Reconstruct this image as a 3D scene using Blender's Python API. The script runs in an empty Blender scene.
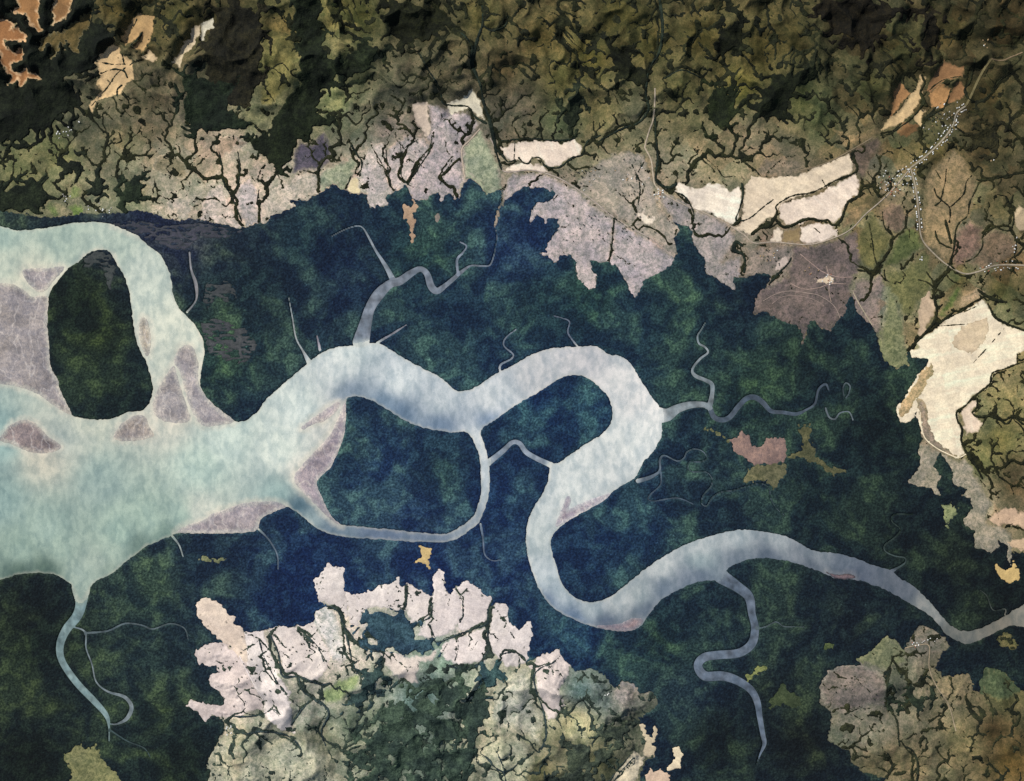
import bpy, math, random
import numpy as np
from mathutils import Vector

random.seed(7)
SC = bpy.context.scene
COL = SC.collection
CX, CY = 512.0, 390.5          # one unit is ten metres on the ground
FLUX = np.array([1.02, 1.05, 1.09])                     # radiance of a white sheet lying in the sun
EXPOSURE = 0.0

# ---------------------------------------------------------------- helpers
def lin(c):
    c = np.asarray(c, float) / 255.0
    return np.where(c <= 0.04045, c / 12.92, ((c + 0.055) / 1.055) ** 2.4)

def alb(c):
    return np.clip(lin(c) / FLUX, 0.003, 0.85)

def pts(s):
    return np.array([[float(v) for v in p.split(',')] for p in s.split()])

def sstep(a, b, x):
    t = np.clip((x - a) / (b - a), 0, 1)
    return t * t * (3 - 2 * t)

_rng = np.random.RandomState(11)
_PERM = _rng.permutation(512)
_ANG = _rng.rand(512) * 2 * math.pi
_GX, _GY = np.cos(_ANG), np.sin(_ANG)

def perlin(x, y, seed=0):
    xi = np.floor(x).astype(np.int64); yi = np.floor(y).astype(np.int64)
    xf = x - xi; yf = y - yi
    def g(ix, iy, dx, dy):
        h = _PERM[(_PERM[(ix + seed * 37) & 511] + iy + seed * 11) & 511]
        return _GX[h] * dx + _GY[h] * dy
    u = xf * xf * xf * (xf * (xf * 6 - 15) + 10); v = yf * yf * yf * (yf * (yf * 6 - 15) + 10)
    a = g(xi, yi, xf, yf); b = g(xi + 1, yi, xf - 1, yf)
    c = g(xi, yi + 1, xf, yf - 1); d = g(xi + 1, yi + 1, xf - 1, yf - 1)
    return (a + (b - a) * u) * (1 - v) + (c + (d - c) * u) * v

def fbm(x, y, oct=4, seed=0, gain=0.5):
    s = 0; a = 1.0; f = 1.0
    for k in range(oct):
        s = s + a * perlin(x * f, y * f, seed + k); a *= gain; f *= 2.03
    return s

def catmull(p, closed=True, n=4):
    p = np.asarray(p, float); N = len(p); out = []
    rng = range(N) if closed else range(N - 1)
    for i in rng:
        if closed:
            p0, p1, p2, p3 = p[(i - 1) % N], p[i], p[(i + 1) % N], p[(i + 2) % N]
        else:
            p0, p1, p2, p3 = p[max(i - 1, 0)], p[i], p[i + 1], p[min(i + 2, N - 1)]
        for k in range(n):
            t = k / n
            out.append(0.5 * ((2 * p1) + (-p0 + p2) * t + (2 * p0 - 5 * p1 + 4 * p2 - p3) * t * t + (-p0 + 3 * p1 - 3 * p2 + p3) * t ** 3))
    if not closed:
        out.append(p[-1])
    return np.array(out)

class Grid:
    def __init__(s, x0, y0, x1, y1, st):
        s.x0, s.y0, s.st = x0, y0, st
        s.xs = np.arange(x0, x1 + st * 0.5, st); s.ys = np.arange(y0, y1 + st * 0.5, st)
        s.nx, s.ny = len(s.xs), len(s.ys)
        s.X, s.Y = np.meshgrid(s.xs, s.ys)
    def win(s, a, b, c, d):
        i0 = int(np.clip((a - s.x0) / s.st, 0, s.nx - 1)); i1 = int(np.clip((c - s.x0) / s.st + 2, 1, s.nx))
        j0 = int(np.clip((b - s.y0) / s.st, 0, s.ny - 1)); j1 = int(np.clip((d - s.y0) / s.st + 2, 1, s.ny))
        return slice(j0, max(j1, j0 + 1)), slice(i0, max(i1, i0 + 1))
    def full(s, v=-60.0):
        return np.full((s.ny, s.nx), v)

def poly_sd(X, Y, P):
    """signed distance, positive inside"""
    d2 = np.full(X.shape, 1e12); ins = np.zeros(X.shape, bool)
    N = len(P)
    for i in range(N):
        ax, ay = P[i]; bx, by = P[(i + 1) % N]
        ex, ey = bx - ax, by - ay
        L = ex * ex + ey * ey
        if L < 1e-9:
            continue
        t = np.clip(((X - ax) * ex + (Y - ay) * ey) / L, 0, 1)
        d2 = np.minimum(d2, (X - ax - t * ex) ** 2 + (Y - ay - t * ey) ** 2)
        if ay != by:
            cond = ((ay > Y) != (by > Y))
            ins ^= cond & (X < ex * (Y - ay) / (by - ay) + ax)
    return np.where(ins, 1, -1) * np.sqrt(d2)

def line_sd(X, Y, P):
    """P rows x, y, r ; positive within the radius"""
    d = np.full(X.shape, -1e6)
    for i in range(len(P) - 1):
        ax, ay, ar = P[i]; bx, by, br = P[i + 1]
        ex, ey = bx - ax, by - ay; L = ex * ex + ey * ey
        if L < 1e-9:
            continue
        t = np.clip(((X - ax) * ex + (Y - ay) * ey) / L, 0, 1)
        d = np.maximum(d, ar + t * (br - ar) - np.hypot(X - ax - t * ex, Y - ay - t * ey))
    return d

def g_poly(G, P, pad=14):
    w = G.win(P[:, 0].min() - pad, P[:, 1].min() - pad, P[:, 0].max() + pad, P[:, 1].max() + pad)
    return w, poly_sd(G.X[w], G.Y[w], P)

def g_line(G, P, pad=12):
    w = G.win(P[:, 0].min() - pad, P[:, 1].min() - pad, P[:, 0].max() + pad, P[:, 1].max() + pad)
    return w, line_sd(G.X[w], G.Y[w], P)

def put(A, w, d):
    A[w] = np.maximum(A[w], d)

def upsample(A):
    """1-unit lattice to half-unit lattice"""
    ny, nx = A.shape
    B = np.empty((ny * 2 - 1, nx * 2 - 1))
    B[::2, ::2] = A
    B[::2, 1::2] = (A[:, 1:] + A[:, :-1]) / 2
    B[1::2, :] = (B[:-1:2, :] + B[2::2, :]) / 2
    return B

def bilin(G, A, x, y):
    fx = np.clip((np.asarray(x, float) - G.x0) / G.st, 0, G.nx - 1.001); fy = np.clip((np.asarray(y, float) - G.y0) / G.st, 0, G.ny - 1.001)
    i = fx.astype(int); j = fy.astype(int); u = fx - i; v = fy - j
    return (A[j, i] * (1 - u) + A[j, i + 1] * u) * (1 - v) + (A[j + 1, i] * (1 - u) + A[j + 1, i + 1] * u) * v

def idw(x, y, table, p=2.6, soft=60.0):
    T = np.array([r[:2] for r in table], float); C = np.array([lin(r[2:5]) for r in table])
    num = np.zeros(x.shape + (3,)); den = np.zeros(x.shape)
    for (a, b), c in zip(T, C):
        w = 1.0 / ((x - a) ** 2 + (y - b) ** 2 + soft) ** (p / 2)
        num += w[..., None] * c; den += w
    return np.clip(num / den[..., None] / FLUX, 0.003, 0.85)

_jx = lambda X, Y: X + 60
def tag(o, label, cat, kind=None, group=None):
    o['label'] = label; o['category'] = cat
    if kind: o['kind'] = kind
    if group: o['group'] = group
    return o

def link_mesh(name, V, F, mat, colr=None, smooth=True):
    """V in picture-plan coordinates x, y (south positive), z"""
    me = bpy.data.meshes.new(name)
    V = np.asarray(V, float); F = np.asarray(F, np.int32)
    W = np.empty((len(V), 3), np.float32)
    W[:, 0] = V[:, 0] - CX; W[:, 1] = CY - V[:, 1]; W[:, 2] = V[:, 2]
    k = F.shape[1]
    me.vertices.add(len(V)); me.vertices.foreach_set('co', W.ravel())
    me.loops.add(F.size); me.loops.foreach_set('vertex_index', F.ravel())
    me.polygons.add(len(F)); me.polygons.foreach_set('loop_start', np.arange(0, F.size, k, dtype=np.int32))
    me.polygons.foreach_set('use_smooth', np.full(len(F), smooth, bool))
    me.update(calc_edges=True)
    if colr is not None:
        at = me.attributes.new('Tint', 'FLOAT_COLOR', 'POINT')
        C = np.ones((len(V), 4), np.float32); C[:, :3] = colr
        at.data.foreach_set('color', C.ravel())
    me.materials.append(mat)
    o = bpy.data.objects.new(name, me); COL.objects.link(o)
    return o

def sheet(name, X, Y, Z, keep, mat, colr):
    """mesh of the lattice cells that have a corner in keep; colr: rgb or an array like X + (3,)"""
    cell = keep[:-1, :-1] | keep[1:, :-1] | keep[:-1, 1:] | keep[1:, 1:]
    j, i = np.nonzero(cell)
    if len(j) == 0:
        return None
    nx = X.shape[1]
    F = np.stack([j * nx + i, (j + 1) * nx + i, (j + 1) * nx + i + 1, j * nx + i + 1], 1)
    used = np.unique(F); remap = np.zeros(X.size, np.int32); remap[used] = np.arange(len(used))
    V = np.stack([X.ravel()[used], Y.ravel()[used], Z.ravel()[used]], 1)
    colr = np.asarray(colr, float)
    C = np.broadcast_to(colr, (len(used), 3)) if colr.ndim == 1 else colr.reshape(-1, 3)[used]
    return link_mesh(name, V, remap[F], mat, C)

# ---------------------------------------------------------------- materials
def material(name, layers, rough=0.9, spec=0.2, bump=None):
    m = bpy.data.materials.new(name); m.use_nodes = True
    nt = m.node_tree; N = nt.nodes; L = nt.links
    bs = N['Principled BSDF']; bs.inputs['Roughness'].default_value = rough
    bs.inputs['Specular IOR Level'].default_value = spec
    tc = N.new('ShaderNodeTexCoord')
    at = N.new('ShaderNodeAttribute'); at.attribute_name = 'Tint'
    cur = at.outputs['Color']
    def noise(scale, detail, stretch, off, rough_=0.55, dist=0.0):
        mp = N.new('ShaderNodeMapping'); mp.inputs['Scale'].default_value = stretch; mp.inputs['Location'].default_value = (off, off * 0.7, 0)
        L.new(tc.outputs['Object'], mp.inputs['Vector'])
        n = N.new('ShaderNodeTexNoise'); n.inputs['Scale'].default_value = scale; n.inputs['Detail'].default_value = detail
        n.inputs['Roughness'].default_value = rough_; n.inputs['Distortion'].default_value = dist
        L.new(mp.outputs[0], n.inputs['Vector'])
        return n.outputs['Fac']
    for k, ly in enumerate(layers):
        f = noise(ly['s'], ly.get('d', 3), ly.get('st', (1, 1, 1)), 13.7 * k + ly.get('off', 0), ly.get('r', 0.55), ly.get('dist', 0.0))
        mr = N.new('ShaderNodeMapRange'); mr.inputs['From Min'].default_value = ly.get('lo', 0.35); mr.inputs['From Max'].default_value = ly.get('hi', 0.65)
        mr.interpolation_type = 'SMOOTHSTEP'
        L.new(f, mr.inputs['Value'])
        mx = N.new('ShaderNodeMix'); mx.data_type = 'VECTOR'
        L.new(mr.outputs['Result'], mx.inputs['Factor'])
        mx.inputs[4].default_value = ly['a']; mx.inputs[5].default_value = ly['b']
        vm = N.new('ShaderNodeVectorMath'); vm.operation = 'MULTIPLY'
        L.new(cur, vm.inputs[0]); L.new(mx.outputs[1], vm.inputs[1])
        cur = vm.outputs[0]
    L.new(cur, bs.inputs['Base Color'])
    if bump:
        f = noise(bump[0], 4, (1, 1, 1), 5.0)
        b = N.new('ShaderNodeBump'); b.inputs['Strength'].default_value = bump[1]; b.inputs['Distance'].default_value = bump[2]
        L.new(f, b.inputs['Height']); L.new(b.outputs['Normal'], bs.inputs['Normal'])
    return m

M = {}
M['ground'] = material('upland ground', [
    dict(s=0.03, d=4, a=(.76, .79, .80), b=(1.2, 1.17, 1.1), dist=.5),
    dict(s=0.07, d=4, a=(.74, .80, .76), b=(1.16, 1.13, 1.10), lo=.38, hi=.62, dist=.6),
    dict(s=0.25, d=4, a=(.76, .81, .76), b=(1.14, 1.11, 1.10), lo=.36, hi=.62, dist=.4),
    dict(s=0.7, d=3, a=(.76, .80, .76), b=(1.2, 1.17, 1.17), lo=.36, hi=.64)], bump=(0.5, .5, .6))
M['field'] = material('farm field', [
    dict(s=0.035, d=3, a=(.92, .91, .92), b=(1.06, 1.06, 1.05)),
    dict(s=0.13, d=4, a=(.91, .91, .92), b=(1.06, 1.05, 1.04), lo=.4, hi=.62, dist=.5),
    dict(s=0.7, d=3, a=(.88, .88, .88), b=(1.08, 1.08, 1.08))], bump=(0.6, .25, .3))
M['rough_field'] = material('patchy pasture', [
    dict(s=0.04, d=3, a=(.82, .84, .86), b=(1.16, 1.13, 1.06)),
    dict(s=0.10, d=5, a=(.76, .80, .78), b=(1.14, 1.12, 1.10), lo=.40, hi=.60, dist=1.2),
    dict(s=0.32, d=5, a=(.70, .75, .71), b=(1.14, 1.12, 1.10), lo=.36, hi=.56, dist=.8),
    dict(s=0.8, d=3, a=(.80, .83, .81), b=(1.14, 1.12, 1.11), lo=.36, hi=.62)], bump=(0.6, .4, .4))
M['mud'] = material('wet mud', [
    dict(s=0.05, d=3, a=(.80, .81, .86), b=(1.14, 1.12, 1.09)),
    dict(s=0.13, d=5, a=(.80, .82, .86), b=(1.14, 1.12, 1.09), dist=2.0),
    dict(s=0.35, d=4, a=(.82, .84, .87), b=(1.14, 1.13, 1.10), dist=2.5, st=(1, .5, 1)),
    dict(s=0.9, d=3, a=(.88, .88, .88), b=(1.1, 1.1, 1.1))], rough=.6, spec=.3, bump=(0.5, .2, .2))
M['water'] = material('silty water with painted glint', [  # silt tone, with streaks and mottling of sun glint painted into the colour
    dict(s=0.02, d=3, a=(.90, .92, .93), b=(1.05, 1.05, 1.04)),
    dict(s=0.085, d=4, a=(.84, .88, .90), b=(1.09, 1.08, 1.06), lo=.36, hi=.60, st=(1.0, .62, 1), dist=.3),
    dict(s=0.16, d=5, a=(.86, .89, .90), b=(1.08, 1.07, 1.06), lo=.38, hi=.60, st=(1.0, .6, 1), dist=.2, off=7),
    dict(s=0.8, d=2, a=(.95, .96, .96), b=(1.04, 1.04, 1.04))], rough=.5, spec=.3, bump=(.25, .05, .1))
M['mangrove'] = material('mangrove canopy', [
    dict(s=0.021, d=4, a=(.62, .70, .98), b=(1.98, 1.80, 1.42), lo=.45, hi=.62, dist=.6, r=.5),
    dict(s=0.06, d=3, a=(.72, .76, .92), b=(1.74, 1.62, 1.38), lo=.45, hi=.63, dist=.5, r=.5),
    dict(s=0.5, d=3, a=(.55, .60, .66), b=(1.65, 1.56, 1.48), lo=.38, hi=.66),
    dict(s=0.36, d=2, a=(1, 1, 1), b=(2.3, 2.1, 1.9), lo=.66, hi=.74, off=40)], bump=(.7, .6, .8))
M['woods'] = material('upland wood canopy', [
    dict(s=0.05, d=4, a=(.70, .72, .76), b=(1.45, 1.40, 1.18), dist=.6),
    dict(s=0.2, d=4, a=(.66, .70, .70), b=(1.4, 1.34, 1.25)),
    dict(s=0.6, d=3, a=(.68, .72, .70), b=(1.4, 1.36, 1.28))], bump=(.8, .6, .8))
M['track'] = material('beaten earth', [dict(s=0.3, d=3, a=(.82, .82, .82), b=(1.12, 1.12, 1.12))], bump=(.8, .2, .2))
# ---------------------------------------------------------------- plan of the place
RIVER = pts("-66,223 0,226 15,230 38,229 61,225 77,222.5 102,222 120,227 136,234.5 148,245 161,255 170,274 173,292 177,305 184,313 195,325 203.5,341 204,356 201,374 202,390 215,406 238,422 256,413 265.6,400 283.5,384 304,366 324.5,351 345,346 362,345 378,343 399,355 419,366.4 439.7,376.7 450,385.6 457.6,390.7 470,389.5 480.6,384 495,374 513,365 531,355 549,348.6 567,347 582.4,346 598,347 608,353.8 621,356 631,364 639,377 646,388 654,400 659,406 662,425.4 660.5,438 654,451 644,461 640,469 633.6,479 615.7,489.5 600,502 582.4,512.5 567,521.4 554,534 551,544.5 553,555 557,567.5 562,583 569.6,593 580,600 592.6,602 608,598 623,587 644,570 664,556 680,547 700,539 718,534 736,530 760,531 785,536 800,543 814,551 837,553 855,558 876,566 890,570 901.6,579 914.5,586.4 924,596 932,604 940,613.7 948,623 957.7,629.7 969,631 981.7,628 994.5,621.7 1009,613.7 1020,606.5 1092,572 1092,622 1024,627 1013.7,625.7 1001,629.7 985,637.7 969,644 957.7,641 946.5,634.5 938.5,625 929,615 916,607 901.6,599 885.6,589.6 871,584.5 860,580.5 835,578 818,571 798,564 781,560 758,558 736,564 724,572 716,580 696.6,582 677,591 662,599.5 651.5,611 644,622.6 636,629 623,631.5 608,630 590,626 572,619 554,608.5 543,596 535,580 528.6,560 526,542 527,524 532.5,510 541,496 548,480.5 550,465 559,462.6 569.6,455 587.5,443 603,433 610.6,423 612,410 608,397 598,386 585,377 572,375 559,379 539,392 516,405 495,420 481,430 484,443 489,464 489.6,490 486,505.5 479,522 470,530 457.6,538.7 440,542.6 404,541 368,538.7 337,536 317,528.5 299,514 286,507 276,510.6 260.5,519.5 255,531 220,533.6 177,533.6 169,537 148.5,545 136,554 123,564 113,573 96,581 90,588 82,600 76,597 71,585 57,575.6 40,573 17,574.7 0,580 -66,596")
ISLE_WEST = pts("84.5,256 97,250 110,252.5 118,266.6 125.5,279 130.5,302 133,323 138,346 147,364 152,382 152,393 144.6,409 128,412 113,418 97,419.7 74,416 69,408 60,390 57.6,379 50,364 48.6,343 47.4,323 48.6,297 55,284.5 69,268 80,261")
ISLE_MID = pts("346,400.5 352.6,396.6 368,399 383,407 399,417 414,425 434.6,430 455,432.5 466.6,432.5 473,441 479,457 480.6,477 480.6,495 475.5,512 468,521 452.5,531 440,534 404,531 368,527 342.4,524.6 331,515.7 320.6,495 317,481 329.6,468 337,454 343.7,436 346,418")

# creeks: label, colour, list of x,y,radius
CREEKS = [
 ("broad creek with grey water curving north out of the first river bend", (118,127,140), "361,342,9 366,322,6.5 370,308,5.5 379,294,6 390,284,4.6 400,281,4.5 410,274,4 420,269,3 427,274,3.4 431,286,4 437,291,3.6 446,285,2.6 458,275,2.2 470,266,1.6 482,266,1.5 490,265,1.3 494,255,1 495.5,247,.8 497,238,.7 496,230,.8"),
 ("pale side creek climbing northwest to a hooked end near the ranch shore", (140,150,160), "393,280,3.2 386,266.6,2.4 376,251,2 369,238,1.8 363,228,1.2 356.5,226,1 345,229.5,1 332,236,.8"),
 ("short curling side creek joining the narrow eastern end of the broad north creek", (125,135,150), "458,274,1.8 457,260,1.6 463,252.5,1.2 466.6,246,.9 460,242,.7"),
 ("thin white creek running up from the pointed north bank west of the first bend", (165,172,175), "288.6,297,.8 292.5,318,1.2 296,338,1.4 303,351,1.8 309,362,3"),
 ("very short pinkish creek stub beside the thin white creek", (150,145,155), "317,336,1 320,350,1.8"),
 ("short pinkish creek slanting northeast beside the mouth of the broad north creek", (140,140,150), "377,343,1.8 393.6,333,1.2 406,325,.8"),
 ("small zigzag creek entering the north bank where the loop channel begins", (120,130,145), "500.5,374,1.8 500.5,365,1.3 511,359,1 513,354,1 504,346,.9 505.6,338,.9 516,329.5,.8"),
 ("tiny hooked creek entering the top of the loop channel", (110,120,138), "578,347,1.3 568,333,.9 569.6,322,.9 562,318,.7 554,316,.6"),
 ("grey creek leaving the loop eastward and twisting north through the mangrove", (130,140,146), "656,415,9 667,415,7 677,409,5 690,405,4 703,404.5,3.2 709,406,3.4 712,395,2.5 712,384.5,2.5 705,380,2.2 695,375.5,2.2 692.5,369,2 700,359,2 708,352.5,1.8 705,347,1.8 699,343.5,1.8 697.6,336,1.6 701.5,329.5,1.3 705,323,1"),
 ("sinuous dark grey creek winding east above the pink mud clearing", (78,90,104), "710,408,3 714,417,3 722,420,3 730,417,3 738.4,406.7,3 746.6,398.5,3 755,397.4,3.2 763,402.6,3 771,411,2.6 783.6,412.4,2.2 796,414,2.2 806,410,2 815,403.6,2 818.4,390,2 825.6,384,2 828.7,390,1.4"),
 ("thin looping creek end east of the sinuous dark grey creek", (105,115,122), "825.6,408,1 829,417,1.2 835,419,1 840,413,.9 849,412,.8 853,420,.7"),
 ("tiny ring shaped creek loop at the far eastern mangrove", (80,92,98), "844,396,.8 843,388,.8 846,383,.8 850,386,.8 849,393,.8 846,398,.7"),
 ("hairline coiling creek beneath the pink mud clearing", (92,105,118), "638,481,2.6 650,477.4,2.2 659.5,471,2 660,460,2 664.6,455.5,1.5 677,461,1.3 684,458,1.3 687,452,1.2 695,449,1.2 703.6,452,1.1 706.6,459,1 699.5,462,1 690,462,1 688,468,1 693,472,1 705.6,472,1 712,478.5,1 711,486.6,1.1 703.6,495,1.1 701.5,503,1.1 706.6,506,1.1 713,497,1.1 722,492,1.1 732,490.7,1 746.6,486.6,.9 761,483.6,.9 769,488.7,.9 771,499,.9 777,509,.8 785.6,516,.8"),
 ("faint thread of a creek looping southwest off the coiling creek", (70,85,100), "661,472,1 660.5,484.6,.8 652,493,.8 648,499,.8 655,501,.8 677,498,.8 693,504,.7"),
 ("narrow silver link channel crossing from the side channel to the loop", (135,146,160), "488,463,3.6 503,451,3 512,442.5,2.6 519.7,443.5,2.8 526,452,3 537.6,459,3 551,465,3.2"),
 ("thin creek dropping south from the corner of the round island channel", (100,115,135), "480.6,524,1.8 483,538.7,1.3 484.6,554,1.1 492,560.5,.9 500.5,560,.8"),
 ("thin curved creek draining the southern mudflat into the mangrove", (95,108,122), "256,527,1.6 268,538.7,1.2 277,554,1 278,569,.8"),
 ("short white creek spur bending south from the estuary bank", (150,160,160), "172,536,2 179,545,1.3 183,556.6,.9"),
 ("long creek winding south from the estuary corner, wide at its mouth", (122,144,146), "81,588,10 81,603,6.4 77,616,5.6 66,630,5 60,645,4.5 62,661,4 76,682,4 94,701,3.8 106,715,3 109,727,2 109,741,1.2"),
 ("slim creek making a teardrop loop beside the long southern creek", (120,132,138), "73,627,1.5 85,632,1.8 86,648,1.6 92,664.7,1.6 96,681.6,1.6 107.5,691.5,2 124.5,697,2.2 131.5,707,2.5 127,718.4,2.4 117,724,1.8 109,724,1.4"),
 ("faint branch creek waving east toward the peach field", (88,102,108), "86,633,1.5 107.5,631,1.3 124.5,623.6,1.2 141,625,1.2 153,629,1 170,623.6,.9 184,628,.9 188,639,.8"),
 ("faint creek tail trailing southeast below the teardrop loop", (60,78,80), "110,730,1 127,741,.9 144,748,.8 150,757,.7"),
 ("pale slim creek hooking down to the bank of the upper estuary arm", (135,135,140), "189.5,252.5,1.8 191,269,2 196,284.5,2.2 196,300,1.8 187,312,2"),
 ("creek leaving the river southward in two tight bends", (100,112,128), "722,577,8 737.6,587,6 749,597,5.5 752,614,4.4 755,628,4.6 752,643.5,5 739,653,5 719,655,5 704,657.6,5 698,666,5 705,676,5.4 722,676,5.4 736,680,5 750,689,4.4 757,701,4 760,718,3.4 763,735,3 764.5,744,2.5 760,755,1.8 757,764,1"),
 ("short wavy creek thread east of the two bend creek", (85,98,104), "757,628,1 765,627,.9 776,622,.9 784,626.5,.9 795.6,626.5,.8 804,627,.6"),
 ("dim winding creek north of the eastern river reach", (62,76,76), "888,573,2.2 904,564,1.8 905,558,1.6 894.7,556,1.6 885.5,551.4,1.5 885,545,1.4 894.7,537.6,1.4 900.5,529.5,1.2 892,521.4,1.2 894.7,514.5,1.1 913,514.5,.9"),
 ("dim creek thread near the eastern end of the river", (58,66,62), "1005,615,1.2 1005,609,.9 993,610,.8 987,596,.8 980,590,.6"),
]

MUD = [
 ("wide lilac grey mudflat filling the left edge between the two estuary arms", (150,144,147), "-66,279 0,283 15,285 26,292 32,297 38,296 48,298 47,323 49,343 50,364 57,379 60,390 69,408 71,415 54,405.5 38,394 20,387.5 0,384 -66,382"),
 ("small triangular mudflat in the upper estuary arm", (146,140,145), "24,269 44,268.5 64,267 55,279 46,290 38,292 31,286 24,277"),
 ("large tapering mudflat on the right of the narrow estuary neck", (160,154,158), "186,345 193,348 198,362 198,378 202,391 215,406 234,421 218,425 204,426 194,415 186,395 180,372 174,362 178,350"),
 ("left lobe of mudflat in the narrow estuary neck", (156,151,155), "168,372 174,366 178,380 185,402 190,420 176,423 160,419 153,410 154,398 160,385"),
 ("thin mud sliver along the inner bank of the estuary neck", (158,150,140), "141,318 148,322 151,340 148,356 143,350 139,336"),
 ("spiky brown mud island standing alone in the left estuary", (138,126,128), "3,434 10,425 24,419.5 36,424 46,435 55,441 61,447 52,452 38,453 25,450 12,444 -2,440"),
 ("boat shaped mud island below the western island", (150,142,140), "114,439 118,428 128,419 138,415 146,418 149,427 154,435 146,439 130,441"),
 ("mauve mud wedge along the west shore of the round island", (164,154,164), "345,403 346,418 344,436 337,454 330,468 317,481 321,495 331,516 341,525 330,519 314,503 299,488 294,477 304,463 319,447 332,432 338,418"),
 ("grooved mud streak in the pale shallows off the round island", (168,158,166), "301,428 310,420 322,412 336,403 340,404 334,414 322,422 312,424 305,429"),
 ("mauve mudflat with fine gullies on the southern estuary bank", (162,154,161), "177,532 190,524 205,519.5 212,514 226,509 240,504 255,502 276,501.6 286,507 276,510.6 260.5,519.5 255,531 220,533 200,533"),
 ("streaky lilac mudbank inside the bend below the loop", (165,154,170), "555,527 562,508 567,496 571,500 568,510 575,506 585,502 600,496 611,494 600,503 582,513 567,521"),
 ("pinkish mudbank at the outer bottom of the great bend", (150,132,138), "596,626 610,625 622,623 634,618 643,620 636,628.5 623,631 608,629.5"),
 ("thin pinkish mudbank under the eastern river reach", (140,118,125), "826,572 836,575 848,574 856,577 848,579 836,578"),
]

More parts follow.
